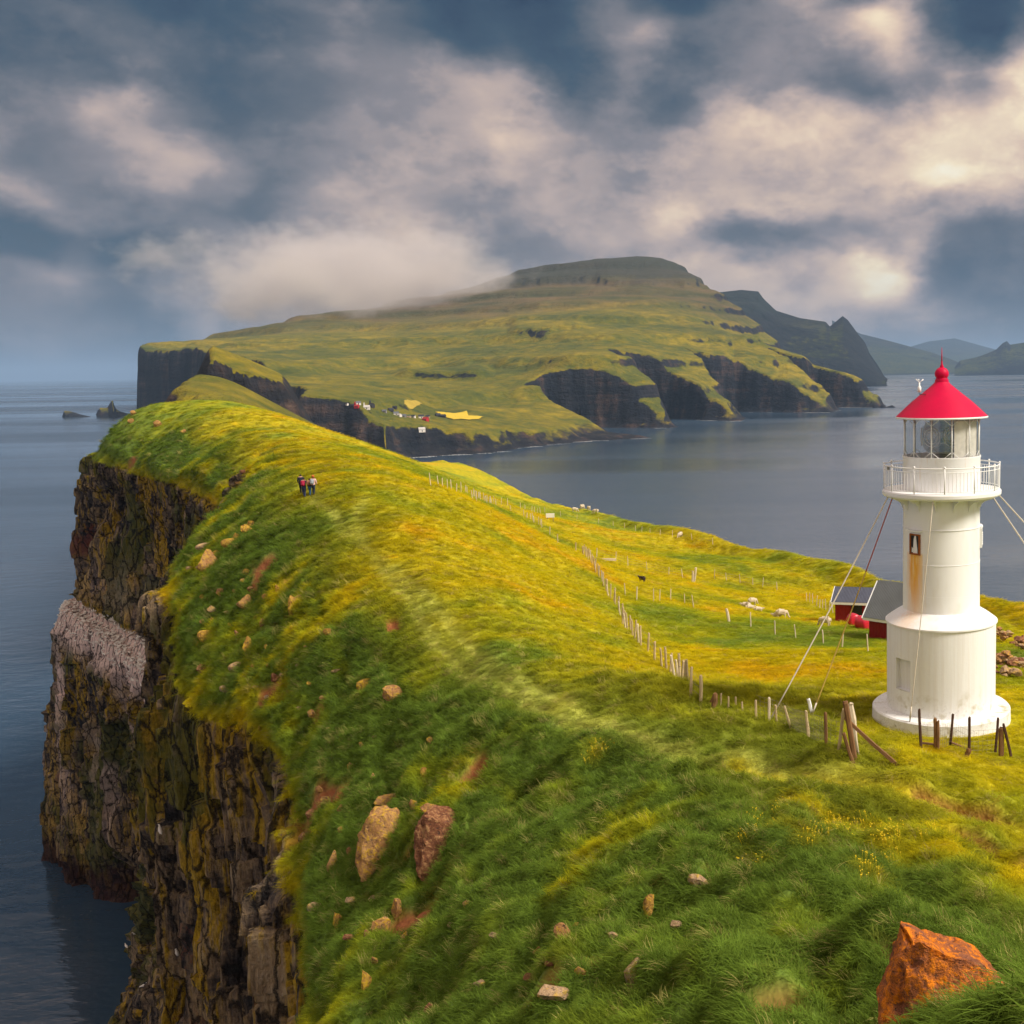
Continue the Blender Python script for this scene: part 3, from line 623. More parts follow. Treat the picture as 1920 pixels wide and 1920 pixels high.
# ------------------------------------------------------------------ object helpers
def mat(name, col, rough=0.7, metal=0.0, var=0.15, scale=6.0, bmp=0.0, spec=0.35):
    m, b, p, out = new_mat(name)
    tcn = b.n('ShaderNodeTexCoord'); geo = b.n('ShaderNodeNewGeometry')
    n, _ = b.noise(geo.outputs['Position'], scale, 5, 0.6)
    f = b.math('MULTIPLY_ADD', b.math('SUBTRACT', n, 0.5), var*4, 1.0)
    b.link(b.mix(1.0, (*col, 1), f, 'MULTIPLY'), p.inputs['Base Color'])
    p.inputs['Roughness'].default_value = rough; p.inputs['Metallic'].default_value = metal; p.inputs['Specular IOR Level'].default_value = spec
    if bmp: bump(b, p, n, bmp, 0.05)
    return m
def empty(name, loc=(0, 0, 0), rz=0.0, rot=None):
    o = bpy.data.objects.new(name, None); COL.objects.link(o); o.location = loc
    o.rotation_euler = rot if rot is not None else (0, 0, rz); o.empty_display_size = 0.2; return o
def mesh_obj(name, me, parent=None, loc=(0, 0, 0), rot=(0, 0, 0), scale=(1, 1, 1)):
    o = bpy.data.objects.new(name, me); COL.objects.link(o); o.parent = parent; o.location = loc; o.rotation_euler = rot; o.scale = scale; return o
def bm_obj(name, bm, m, parent=None, loc=(0, 0, 0), smooth=False, rot=(0, 0, 0)):
    me = bpy.data.meshes.new(name); bmesh.ops.recalc_face_normals(bm, faces=bm.faces); bm.to_mesh(me); bm.free()
    for x in (m if isinstance(m, (list, tuple)) else [m]): me.materials.append(x)
    if smooth: me.shade_smooth()
    return mesh_obj(name, me, parent, loc, rot)
def auto_smooth(o, ang=40):
    me = o.data; me.shade_smooth()
    bm = bmesh.new(); bm.from_mesh(me)
    for e in bm.edges:
        if len(e.link_faces) == 2 and e.calc_face_angle(0) > R_(ang): e.smooth = False
    bm.to_mesh(me); bm.free()
def b_box(bm, lo, hi, M=None):
    vs = [bm.verts.new((x, y, z)) for x in (lo[0], hi[0]) for y in (lo[1], hi[1]) for z in (lo[2], hi[2])]
    for f in ((0, 1, 3, 2), (4, 6, 7, 5), (0, 4, 5, 1), (2, 3, 7, 6), (0, 2, 6, 4), (1, 5, 7, 3)): bm.faces.new([vs[i] for i in f])
    if M is not None: bmesh.ops.transform(bm, matrix=M, verts=vs)
    return vs
def b_lathe(bm, prof, seg=64, a0=0.0, a1=2*math.pi, close=True):
    rings = []; n = seg if close else seg+1
    for r, z in prof:
        rings.append([bm.verts.new((r*math.sin(a0+(a1-a0)*k/seg), -r*math.cos(a0+(a1-a0)*k/seg), z)) for k in range(n)])
    for A, B in zip(rings[:-1], rings[1:]):
        for k in range(n if close else n-1):
            j = (k+1) % n; bm.faces.new((A[k], A[j], B[j], B[k]))
    return rings
def b_tube(bm, pts, r, seg=6, caps=True):
    pts = [Vector(p) for p in pts]; rings = []
    rr = r if isinstance(r, (list, tuple)) else [r]*len(pts)
    for i, p in enumerate(pts):
        d = (pts[min(i+1, len(pts)-1)]-pts[max(i-1, 0)]).normalized()
        q = d.to_track_quat('Z', 'Y').to_matrix()
        rings.append([bm.verts.new(p+q@Vector((math.cos(2*math.pi*k/seg), math.sin(2*math.pi*k/seg), 0))*rr[i]) for k in range(seg)])
    for A, B in zip(rings[:-1], rings[1:]):
        for k in range(seg):
            j = (k+1) % seg; bm.faces.new((A[k], A[j], B[j], B[k]))
    if caps: bm.faces.new(rings[0][::-1]); bm.faces.new(rings[-1])
def tube(name, pts, r, m, parent=None, seg=6, origin=None):
    bm = bmesh.new(); o = Vector(origin) if origin is not None else Vector((0, 0, 0))
    b_tube(bm, [Vector(p)-o for p in pts], r, seg); return bm_obj(name, bm, m, parent, o if parent is None else (0, 0, 0), True)
def g(px, py, bv=None):
    for k in range(12):
        h = (bv or BV).ray_cast(ORG, ray(px, py+4*k).normalized(), 9000)
        if h[0] is not None: return h[0]
def gz(x, y, bv=None):
    h = (bv or BV).ray_cast(Vector((x, y, 1500)), Vector((0, 0, -1)), 4000); return h[0].z if h[0] is not None else 0.0
rnd = random.Random(7)

# ------------------------------------------------------------------ lighthouse
def white_paint(name, stain=False):
    m, b, p, out = new_mat(name)
    tcn = b.n('ShaderNodeTexCoord'); oc = tcn.outputs['Object']
    n1, _ = b.noise(b.vmath('MULTIPLY', oc, (1, 1, 0.25)), 2.2, 6, 0.62); n2, _ = b.noise(oc, 0.9, 4, 0.5); n3, _ = b.noise(b.vmath('MULTIPLY', oc, (6, 6, 0.5)), 1.6, 4, 0.6)
    c = b.mix(b.maprange(n1, 0.48, 0.72, 0, 0.35), (0.87, 0.885, 0.90), (0.77, 0.74, 0.68))
    c = b.mix(b.maprange(n2, 0.60, 0.74, 0, 0.22), c, (0.60, 0.55, 0.38))
    if stain:
        sx = b.n('ShaderNodeSeparateXYZ'); b.link(oc, sx.inputs[0])
        an = b.math('ARCTAN2', sx.outputs[0], b.math('MULTIPLY', sx.outputs[1], -1.0))
        an = b.math('ADD', an, b.math('MULTIPLY', b.math('SUBTRACT', n3, 0.5), 0.5))
        mk = b.math('MULTIPLY', b.maprange(an, R_(-68), R_(-43)), b.maprange(an, R_(-20), R_(-41)))
        zf = b.math('MULTIPLY', b.maprange(sx.outputs[2], -7.30, -7.45), b.maprange(sx.outputs[2], -10.6, -8.0, 0.22, 1.0))
        mk = b.math('MULTIPLY', b.math('MULTIPLY', mk, zf), b.maprange(n3, 0.25, 0.55, 0.7, 1.0))
        c = b.mix(mk, c, b.ramp(n3, [(0.35, (0.90, 0.50, 0.03)), (0.7, (0.84, 0.34, 0.012))]))
        dr = b.math('MULTIPLY', b.maprange(n3, 0.58, 0.75), b.maprange(sx.outputs[2], -6.1, -5.2))
        c = b.mix(b.math('MULTIPLY', dr, 0.4), c, (0.62, 0.36, 0.10))
    b.link(c, p.inputs['Base Color']); p.inputs['Roughness'].default_value = 0.5
    bump(b, p, n1, 0.15, 0.02)
    return m
M_WH = white_paint('white paint'); M_WHS = white_paint('white paint with rust run', True)
def drum_mat():
    m, b, p, out = new_mat('whitewashed concrete')
    tcn = b.n('ShaderNodeTexCoord'); oc = tcn.outputs['Object']; sx = b.n('ShaderNodeSeparateXYZ'); b.link(oc, sx.inputs[0])
    n1, _ = b.noise(b.vmath('MULTIPLY', oc, (5, 5, 0.15)), 1.6, 5, 0.6); n2, _ = b.noise(oc, 1.5, 5, 0.6); n3, _ = b.noise(oc, 6.0, 4, 0.7)
    c = b.mix(b.maprange(n1, 0.42, 0.7, 0, 0.5), (0.85, 0.865, 0.88), (0.75, 0.73, 0.71))
    c = b.mix(b.math('MULTIPLY', b.maprange(sx.outputs[2], -12.3, -13.7), b.maprange(n2, 0.52, 0.74)), c, (0.46, 0.42, 0.28))
    ck = b.maprange(b.math('ABSOLUTE', b.math('SUBTRACT', n2, 0.5)), 0.006, 0.0, 0, 0.5)
    c = b.mix(b.math('MULTIPLY', ck, b.maprange(sx.outputs[2], -12.8, -13.6)), c, (0.16, 0.15, 0.13))
    c = b.mix(b.math('MULTIPLY', b.maprange(n3, 0.66, 0.74), b.maprange(sx.outputs[2], -13.2, -13.75)), c, (0.20, 0.19, 0.14))
    b.link(c, p.inputs['Base Color']); p.inputs['Roughness'].default_value = 0.75; bump(b, p, b.math('ADD', n1, n3), 0.2, 0.03); return m
M_DR = drum_mat()
M_RED = mat('signal red paint', (0.56, 0.001, 0.050), 0.5, var=0.10, scale=2.0, spec=0.2)
M_RUST = mat('rust', (0.28, 0.085, 0.02), 0.85, var=0.3, scale=14)
M_DARK = mat('dark void', (0.02, 0.022, 0.025), 0.5)
M_BLK = mat('black fittings', (0.02, 0.02, 0.02), 0.5)
def glass_mat(name, tint=(0.90, 0.92, 0.92), fac=0.07):
    m = bpy.data.materials.new(name); m.use_nodes = True; t = m.node_tree; t.nodes.clear(); b = NB(t); out = b.n('ShaderNodeOutputMaterial')
    tr = b.n('ShaderNodeBsdfTransparent'); tr.inputs[0].default_value = (*tint, 1); gl = b.n('ShaderNodeBsdfGlossy'); gl.inputs['Roughness'].default_value = 0.03
    mx = b.n('ShaderNodeMixShader'); mx.inputs[0].default_value = fac; b.link(tr.outputs[0], mx.inputs[1]); b.link(gl.outputs[0], mx.inputs[2]); b.link(mx.outputs[0], out.inputs[0]); return m
M_GL = glass_mat('lantern glass'); M_LENS = glass_mat('fresnel lens glass', (0.74, 0.76, 0.75), 0.12)

LHY = 44.3; LX, LYY, _ = P(1764, 1345, LHY)
LHR = -math.atan2(LX, LYY)
LH = empty('lighthouse', (LX, LYY, CAMZ), LHR)
tag(LH, 'white lighthouse with red conical roof, gallery railing and rust run below its window', 'lighthouse')
def lh(name, prof, m, seg=72, parent=LH, ang=40):
    bm = bmesh.new(); b_lathe(bm, prof, seg); o = bm_obj(name, bm, m, parent); auto_smooth(o, ang); return o
ring = lh('foundation_ring', [(0.0, -13.74), (2.2, -13.74), (2.72, -13.77), (2.78, -13.83), (2.79, -14.2), (2.84, -15.3)], M_DR)
# base drum with its walled-up window niche
def drum():
    bm = bmesh.new(); seg = 120; r = 2.18; z0, z1 = -13.82, -10.27; wz0, wz1 = -12.78, -11.52; k0, k1 = None, None
    a = lambda k: -math.pi+2*math.pi*k/seg
    ks = [k for k in range(seg) if R_(-54.2) < a(k) and a(k+1) < R_(-31)]; zs = [z0, -13.3, wz0, wz1, -10.9, z1]
    V_ = [[bm.verts.new((r*math.sin(a(k)), -r*math.cos(a(k)), z)) for k in range(seg)] for z in zs]
    for i in range(len(zs)-1):
        for k in range(seg):
            if i == 2 and k in ks: continue
            j = (k+1) % seg; bm.faces.new((V_[i][k], V_[i][j], V_[i+1][j], V_[i+1][k]))
    o = bm_obj('base_drum', bm, M_DR, LH); auto_smooth(o, 35)
    bm = bmesh.new(); ka, kb = ks[0], ks[-1]+1; am = (a(ka)+a(kb))/2
    A = [Vector((r*math.sin(a(k)), -r*math.cos(a(k)), 0)) for k in (ka, kb)]; n = Vector((math.sin(am), -math.cos(am), 0))
    B = [p-n*0.22 for p in A]
    q = [bm.verts.new(p+Vector((0, 0, z))) for p in (A[0], A[1], B[1], B[0]) for z in (wz0, wz1)]
    a0, a1, b0, b1, c0, c1, d0, d1 = q
    for f in ((a0, a1, d1, d0), (b0, c0, c1, b1), (a0, d0, c0, b0), (a1, b1, c1, d1), (d0, d1, c1, c0)): bm.faces.new(f)
    bm_obj('blocked_window', bm, M_DR, LH)
drum()
lh('shoulder', [(2.18, -10.27), (2.24, -10.26), (2.24, -10.20), (1.90, -9.95), (1.55, -9.74), (1.50, -9.70)], M_WHS, ang=25)
shaft = lh('tower_shaft', [(1.535, -9.85), (1.53, -9.7), (1.525, -8.0), (1.515, -6.5), (1.51, -5.15)], M_WHS, 96)
for i, z in enumerate((-9.05, -7.80, -6.42)):
    r = 1.531+0.004*i
    lh('plate_seam', [(r-0.02, z-0.014), (r, z-0.008), (r, z+0.008), (r-0.02, z+0.014)], M_WHS, 96, shaft)
lh('gallery_deck', [(1.40, -5.22), (2.20, -5.20), (2.30, -5.16), (2.34, -5.10), (2.34, -4.98), (2.30, -4.93), (1.2, -4.93)], M_WH, 96, ang=25)
for k in range(14):
    a = R_(-8+k*360/14); bm = bmesh.new(); ca, sa = math.sin(a), -math.cos(a); t = Vector((-sa, ca, 0))*0.018
    pr = [(1.50, -5.21), (2.18, -5.205), (2.10, -5.26), (1.80, -5.36), (1.62, -5.50), (1.53, -5.72), (1.50, -5.72)]
    F = [[bm.verts.new(Vector((r*ca, r*sa, z))+t*s) for r, z in pr] for s in (-1, 1)]
    bm.faces.new(F[0]); bm.faces.new(F[1][::-1])
    for i in range(len(pr)):
        j = (i+1) % len(pr); bm.faces.new((F[0][i], F[1][i], F[1][j], F[0][j]))
    bm_obj('deck_bracket', bm, M_WH, LH)
lh('lantern_wall', [(1.525, -4.93), (1.52, -3.70), (1.54, -3.66), (1.54, -3.60), (1.46, -3.60), (1.46, -4.9)], M_WHS, 96)
def ring_tube(name, r, z, rad, m, parent=LH, seg=96):
    bm = bmesh.new(); pr = [(r+rad*math.cos(t), z+rad*math.sin(t)) for t in [2*math.pi*k/8 for k in range(9)]]; b_lathe(bm, pr, seg); bmesh.ops.remove_doubles(bm, verts=bm.verts, dist=1e-5); return bm_obj(name, bm, m, parent, smooth=True)
railing = ring_tube('railing', 2.27, -3.95, 0.024, M_WH)
for z, rd in ((-4.10, 0.013), (-4.84, 0.013)): ring_tube('rail', 2.27, z, rd, M_WH, railing)
bmp_ = bmesh.new(); b_tube(bmp_, [(0, 0, -4.93), (0, 0, -3.93)], 0.026, 8); bmesh.ops.create_uvsphere(bmp_, u_segments=8, v_segments=6, radius=0.045, matrix=Matrix.Translation((0, 0, -3.90)))
me_post = bpy.data.meshes.new('rail_post'); bmp_.to_mesh(me_post); bmp_.free(); me_post.materials.append(M_WH); me_post.shade_smooth()
bmp_ = bmesh.new(); b_tube(bmp_, [(0, 0, -4.84), (0, 0, -4.10)], 0.011, 5, False); me_bal = bpy.data.meshes.new('baluster'); bmp_.to_mesh(me_bal); bmp_.free(); me_bal.materials.append(M_WH); me_bal.shade_smooth()
for k in range(96):
    a = R_(k*360/96+3)
    if k % 8 == 0: mesh_obj('rail_post', me_post, railing, (2.27*math.sin(a), -2.27*math.cos(a), 0))
    else: mesh_obj('baluster', me_bal, railing, (2.27*math.sin(a), -2.27*math.cos(a), 0))
# lantern: glazing bars, braces, panes, lens
NBAR = 12
for k in range(NBAR):
    a = R_(15+k*360/NBAR); pt = lambda an, z, r=1.50: (r*math.sin(an), -r*math.cos(an), z)
    bar = tube('glazing_bar', [pt(a, -3.62), pt(a, -2.14)], 0.026, M_WH, LH, 6)
    for s in (-1, 1):
        tube('glazing_brace', [pt(a, -3.38), pt(a+s*R_(11), -3.61)], 0.012, M_WH, bar, 5); tube('glazing_brace', [pt(a, -2.38), pt(a+s*R_(11), -2.15)], 0.012, M_WH, bar, 5)
    bm = bmesh.new(); b_lathe(bm, [(1.485, -3.60), (1.485, -2.14)], 6, a+0.012, a+R_(360/NBAR)-0.012, False); bm_obj('lantern_pane', bm, M_GL, LH, smooth=True)
lens = lh('lens', [(0.30, -3.58), (0.62, -3.42), (0.80, -3.15), (0.84, -2.87), (0.80, -2.58), (0.62, -2.32), (0.30, -2.2)], M_LENS, 32)
for a in (-28, 32, 92, 152, -88, -148):
    for rr in (0.36, 0.24):
        bm = bmesh.new(); n = Vector((math.sin(R_(a)), -math.cos(R_(a)), 0)); u = Vector((math.cos(R_(a)), math.sin(R_(a)), 0))
        b_tube(bm, [n*0.80+u*rr*math.cos(t)+Vector((0, 0, -2.87+rr*math.sin(t))) for t in [2*math.pi*k/20 for k in range(21)]], 0.012, 5, False); bm_obj('lens_ring', bm, M_WH, lens, smooth=True)
M_GREY = mat('grey machine paint', (0.20, 0.20, 0.20), 0.5)
lh('lens_pedestal', [(0.0, -3.57), (0.28, -3.57), (0.28, -4.8)], M_GREY, 24, lens)
bm = bmesh.new(); b_lathe(bm, [(1.40, -3.60), (1.40, -2.20)], 10, R_(20), R_(75), False); bm_obj('curtain', bm, mat('white canvas', (0.72, 0.68, 0.62), 0.9), LH, smooth=True)
bm = bmesh.new(); b_lathe(bm, [(1.40, -3.60), (1.40, -2.20)], 10, R_(100), R_(160), False); bm_obj('curtain', bm, bpy.data.materials['white canvas'], LH, smooth=True)
roof = lh('roof', [(1.42, -2.13), (1.70, -2.13), (1.78, -2.10), (1.79, -2.05), (1.20, -1.50), (0.70, -1.10), (0.34, -0.80), (0.27, -0.72), (0.26, -0.62), (0.20, -0.60)], M_RED, 72, ang=18)
lh('eave_trim', [(1.60, -2.14), (1.80, -2.125), (1.815, -2.09), (1.80, -2.055), (1.76, -2.09)], M_WH, 72, roof)
ball = lh('finial_ball', [(0.22, -0.64), (0.23, -0.58)]+[(0.275*math.cos(t), -0.40+0.26*math.sin(t)) for t in [R_(-38+k*8) for k in range(15)]]+[(0.08, -0.13), (0.035, -0.02), (0.03, 0.10), (0.0, 0.10)], M_RED, 40, ang=50)
tube('lightning_rod', [(0, 0, 0.08), (0, 0, 0.62)], [0.026, 0.008], M_RED, ball, 8)
# wind gauge on the roof
arm = tube('wind_gauge_arm', [(-0.62, -0.55, -1.18), (-0.86, -0.62, -1.17), (-0.86, -0.62, -1.05)], 0.016, M_BLK, roof, 6)
bm = bmesh.new(); b_lathe(bm, [(0, -1.10), (0.07, -1.10), (0.075, -0.92), (0.05, -0.86), (0.03, -0.84), (0.03, -0.72), (0, -0.72)], 12); o = bm_obj('wind_gauge_body', bm, M_WH, arm, (-0.86, -0.62, 0), True)
for k in range(3):
    a = R_(20+120*k); e = (-0.86+0.16*math.cos(a), -0.62+0.16*math.sin(a), -0.60)
    t = tube('wind_cup', [(-0.86, -0.62, -0.72), ((-0.86+e[0])/2, (-0.62+e[1])/2, -0.66), e], [0.012, 0.012, 0.03], M_WH, arm, 6)
# rusty window of the shaft
def tangent_frame(adeg, r, z):
    a = R_(adeg); n = Vector((math.sin(a), -math.cos(a), 0)); u = Vector((math.cos(a), math.sin(a), 0))
    return Matrix(((u.x, n.x, 0, n.x*r), (u.y, n.y, 0, n.y*r), (0, 0, 1, z), (0, 0, 0, 1)))
TW = tangent_frame(-42, 1.515, -7.0)
bm = bmesh.new()
for lo, hi in (((-.27, -.12, -.42), (-.21, .045, .40)), ((.21, -.12, -.42), (.27, .045, .40)), ((-.21, -.12, .34), (.21, .043, .40)), ((-.21, -.12, -.42), (.21, .043, -.36))): b_box(bm, lo, hi, TW)
win = bm_obj('window', bm, M_RUST, LH)
bm = bmesh.new(); b_box(bm, (-.21, -.11, -.36), (.21, 0.0, .34), TW); pane = bm_obj('pane', bm, M_DARK, win)
bm = bmesh.new(); vs_ = [bm.verts.new(TW@Vector((x, 0.006, z))) for x, z in ((-.02, .28), (.05, .24), (.06, .05), (.10, -.05), (.03, -.10), (.0, .10))]; bm.faces.new(vs_); bm_obj('peeling_paint', bm, M_WH, win)
bm = bmesh.new(); vs_ = [bm.verts.new(TW@Vector((x, 0.006, z))) for x, z in ((-.17, -.12), (-.09, -.2), (-.04, -.33), (-.18, -.33))]; bm.faces.new(vs_); bm_obj('peeling_paint', bm, M_WH, win)
bm = bmesh.new(); b_box(bm, (-.34, -.1, .50), (.34, .12, .55), TW); bm_obj('window_hood', bm, M_WH, LH)
# lamp box on the seaward side
TB = tangent_frame(86, 1.51, -6.85)
bm = bmesh.new(); b_box(bm, (-.16, -.03, -.42), (.16, .10, .36), TB); lb = bm_obj('fog_signal_box', bm, M_WH, LH)
for k in range(6):
    bm = bmesh.new(); b_box(bm, (-.14, .10, -.30+k*.09), (.14, .125, -.265+k*.09), TB); bm_obj('louvre', bm, M_WH, lb)
bm = bmesh.new(); bmesh.ops.create_uvsphere(bm, u_segments=12, v_segments=8, radius=.11, matrix=TB@Matrix.Translation((0, .02, .42))); bm_obj('box_cap', bm, M_WH, lb, smooth=True)
bm = bmesh.new(); b_box(bm, (-.05, -.06, -.06), (.05, .06, .06), Matrix.Translation((-2.05, -0.95, -4.02))); bm_obj('gallery_lamp', bm, M_GREY, LH)
LHM = Matrix.Translation((LX, LYY, CAMZ)) @ Matrix.Rotation(LHR, 4, 'Z')
def lpt(adeg, r, z): return LHM@Vector((r*math.sin(R_(adeg)), -r*math.cos(R_(adeg)), z))

# guy cables
M_ROPE = mat('pale guy rope', (0.66, 0.60, 0.50), 0.8, scale=30); M_ROPR = mat('red guy rope', (0.42, 0.08, 0.05), 0.8, scale=30); M_ROPY = mat('yellow guy rope', (0.52, 0.36, 0.08), 0.8, scale=30)
def cable(a, b, segs, label):
    a = Vector(a); b = Vector(b); root = empty('guy_cable', b); tag(root, label, 'cable', 'guy cables of the lighthouse')
    for (t0, t1, m, r) in segs:
        pts = []
        for k in range(7):
            t = t0+(t1-t0)*k/6; p = a.lerp(b, t); p.z -= 0.10*math.sin(math.pi*t); pts.append(p-b)
        tube('rope', pts, r, m, root, 6)
    bm = bmesh.new(); d = (a-b).normalized(); b_tube(bm, [d*0.1, d*0.55], [0.035, 0.03], 8); bm_obj('turnbuckle', bm, M_ROPE, root, smooth=True)
    bm = bmesh.new(); b_tube(bm, [d*-0.35, d*0.12], 0.025, 6); bm_obj('anchor_rod', bm, M_GREY, root)
cable(lpt(-68, 2.25, -5.18), g(1443, 1352), [(0, 1, M_ROPE, 0.026)], 'pale guy cable running down left to an anchor among the fence posts')
cable(lpt(-115, 2.1, -5.20), g(1522, 1342), [(0, .35, M_ROPR, 0.023), (.35, 1, M_ROPY, 0.026)], 'guy cable, red above and yellow below, left of the tower')
cable(lpt(-8, 2.25, -5.18), lpt(-26, 2.70, -13.72), [(0, 1, M_ROPE, 0.018)], 'pale guy cable hanging down the front of the white tower')
cable(lpt(62, 2.25, -5.18), (LX+9.2, LYY+1.0, gz(LX+9.2, LYY+1.0)), [(0, 1, M_ROPE, 0.027)], 'steeper of two pale guy cables leaving the gallery to the right')
cable(lpt(100, 2.25, -5.18), (LX+13.5, LYY+6.0, gz(LX+13.5, LYY+6.0)), [(0, 1, M_ROPE, 0.027)], 'flatter of two pale guy cables leaving the gallery to the right')

# ------------------------------------------------------------------ fences, posts and timber
def wood(name, col, var=0.35):
    m, b, p, out = new_mat(name); tcn = b.n('ShaderNodeTexCoord'); geo = b.n('ShaderNodeNewGeometry')
    n, _ = b.noise(b.vmath('MULTIPLY', tcn.outputs['Object'], (14, 14, 1.2)), 2.0, 5, 0.65, 0.4); n2, _ = b.noise(geo.outputs['Position'], 1.1, 3, 0.5)
    f = b.math('MULTIPLY_ADD', b.math('SUBTRACT', b.math('ADD', b.math('MULTIPLY', n, 0.7), b.math('MULTIPLY', n2, 0.3)), 0.5), var*5, 1.0)
    b.link(b.mix(1.0, (*col, 1), f, 'MULTIPLY'), p.inputs['Base Color']); p.inputs['Roughness'].default_value = 0.9; bump(b, p, n, 0.5, 0.02); return m
M_POST = wood('weathered stake', (0.50, 0.39, 0.22)); M_PDARK = wood('old brown timber', (0.20, 0.105, 0.045)); M_PPALE = wood('bleached timber', (0.62, 0.53, 0.38)); M_PGREY = wood('iron stake', (0.085, 0.045, 0.03)); M_WIRE = mat('fence wire', (0.28, 0.25, 0.20), 0.6, var=0.1)
def stake_mesh(name, w, h, m, seed, seg=6, d=None):
    r = random.Random(seed); bm = bmesh.new(); d = d or w; rings = []
    lv = [-0.35, 0.0, h*0.35, h*0.7, h*0.96, h]
    for i, z in enumerate(lv):
        k = 1.0-0.12*i/5 if i < 5 else 0.72; ox, oy = r.uniform(-.08, .08)*w, r.uniform(-.08, .08)*w
        rings.append([bm.verts.new((ox+k*w/2*math.cos(2*math.pi*(q+.5)/seg)*r.uniform(.9, 1.1), oy+k*d/2*math.sin(2*math.pi*(q+.5)/seg)*r.uniform(.9, 1.1), z+(0.03*r.uniform(-1, 1) if i == 5 else 0))) for q in range(seg)])
    for A, B in zip(rings[:-1], rings[1:]):
        for q in range(seg): j = (q+1) % seg; bm.faces.new((A[q], A[j], B[j], B[q]))
    bm.faces.new(rings[-1]); me = bpy.data.meshes.new(name); bmesh.ops.recalc_face_normals(bm, faces=bm.faces); bm.to_mesh(me); bm.free(); me.materials.append(m); return me
STK = [stake_mesh('post', 0.14, 1.25, M_POST, s) for s in range(4)]+[stake_mesh('post', 0.14, 1.22, M_PPALE, 9), stake_mesh('post', 0.11, 1.15, M_PDARK, 11)]
THIN = [stake_mesh('post', 0.10, 1.25, M_PPALE, s+30) for s in range(3)]
def resample(pts, step):
    out = []; 
    for i in range(len(pts)-1):
        a, b_ = Vector(pts[i]), Vector(pts[i+1]); n = max(1, int(round((b_-a).length/step)))
        out += [a.lerp(b_, k/n) for k in range(n)]
    return out+[Vector(pts[-1])]
def fence(px_line, step, meshes, label, wires=(0.35, 0.7, 1.02), tilt=5, wr=0.008, hs=1.0, grp='sheep fences on the pasture'):
    ln = [g(*p) for p in px_line]; ln = [p for p in ln if p is not None]
    pts = resample([(p.x, p.y, p.z) for p in ln], step); root = empty('fence', pts[0]); tag(root, label, 'fence', grp)
    tops = []
    for p in pts:
        x, y = p.x+rnd.uniform(-.12, .12)*step*0.5, p.y+rnd.uniform(-.15, .15)*step*0.5; z = gz(x, y)
        rx, ry = R_(rnd.gauss(0, tilt)), R_(rnd.gauss(0, tilt)); s = hs*rnd.uniform(.88, 1.12)
        mesh_obj('post', rnd.choice(meshes), root, Vector((x, y, z))-pts[0], (rx, ry, rnd.uniform(0, 6)), (rnd.uniform(.9, 1.15),)*2+(s,))
        tops.append((Vector((x, y, z)), Euler((rx, ry, 0)).to_matrix()@Vector((0, 0, 1))))
    for h in wires:
        tube('wire', [q+u*h-pts[0] for q, u in tops], wr, M_WIRE, root, 4)
    return root, tops
fence([(1316, 1312), (1298, 1300), (1268, 1272), (1240, 1250), (1212, 1222), (1190, 1198), (1165, 1160), (1140, 1115), (1122, 1080), (1108, 1056), (1092, 1040), (1078, 1034)], 2.0, STK[:5], 'long pale wooden fence climbing the yellow slope from the lighthouse')
fence([(1045, 1018), (1020, 992), (1000, 980), (985, 971), (960, 961), (930, 950), (885, 938)], 4.5, THIN, 'far fence along the orange earth strip, left of the white sign', tilt=4)
fence([(1121, 1046), (1154, 1052), (1179, 1062), (1215, 1070), (1252, 1079), (1281, 1085)], 3.4, THIN, 'thin stakes crossing the pasture behind the brown hollow', tilt=4)
fence([(1340, 1085), (1361, 1089), (1389, 1093), (1410, 1098), (1431, 1100), (1455, 1106)], 2.6, THIN, 'thin stakes right of the tall leaning timber post', tilt=4)
fence([(1167, 1114), (1193, 1124), (1221, 1126), (1255, 1124), (1288, 1134), (1305, 1140)], 4.6, THIN, 'widely spaced thin stakes in front of the brown hollow', tilt=3, wires=())
fence([(1412, 1178), (1454, 1190), (1494, 1198), (1537, 1206), (1580, 1215), (1630, 1222)], 5.5, THIN, 'widely spaced thin stakes below the grazing sheep', tilt=3, wires=())
fence([(809, 913), (860, 926), (911, 940), (953, 948), (979, 955), (1021, 962), (1083, 974), (1123, 982), (1174, 991), (1221, 1000), (1258, 1007), (1298, 1013), (1338, 1021)], 5.0, THIN, 'farthest line of stakes just below the pasture skyline', tilt=4, wires=(0.6,))
fence([(1512, 1128), (1530, 1136), (1548, 1144), (1562, 1150)], 1.3, THIN, 'short dense row of stakes left of the red barns', tilt=4)
# the netting fence in front of the lighthouse
def px_post(root, bx, by, tx, ty, w, m, name='post', d=None, sink=0.3, seed=0, yoff=0.0):
    """a timber from a photo point on the ground to a photo point at the same depth"""
    b0 = g(bx, by); Yd = b0.y+yoff; b0 = Vector(P(bx, by, Yd)) if yoff else b0; t0 = Vector(P(tx, ty, Yd)); v = t0-b0; L_ = v.length
    me = stake_mesh(name, w, L_, m, seed, 4 if d else 6, d)
    q = v.to_track_quat('Z', 'Y'); o = mesh_obj(name, me, root, b0-root.location, q.to_euler()); return o, b0, t0
def netting(root, posts, h0=0.05, h1=0.95, nh=7, step=0.16, name='wire_netting'):
    bm = bmesh.new()
    for (a, an), (c, cn) in zip(posts[:-1], posts[1:]):
        L_ = (c-a).length; n = max(2, int(L_/step))
        for k in range(nh):
            h = h0+(h1-h0)*(k/(nh-1))**1.2; b_tube(bm, [a+an*h-root.location, a.lerp(c, .5)+an*(h-0.02)-root.location, c+cn*h-root.location], 0.0045, 3, False)
        for k in range(1, n):
            t = k/n; p = a.lerp(c, t); u = an.lerp(cn, t); b_tube(bm, [p+u*h0-root.location, p+u*h1-root.location], 0.0035, 3, False)
    o = bm_obj(name, bm, M_WIRE, root); o['kind'] = 'stuff'; return o
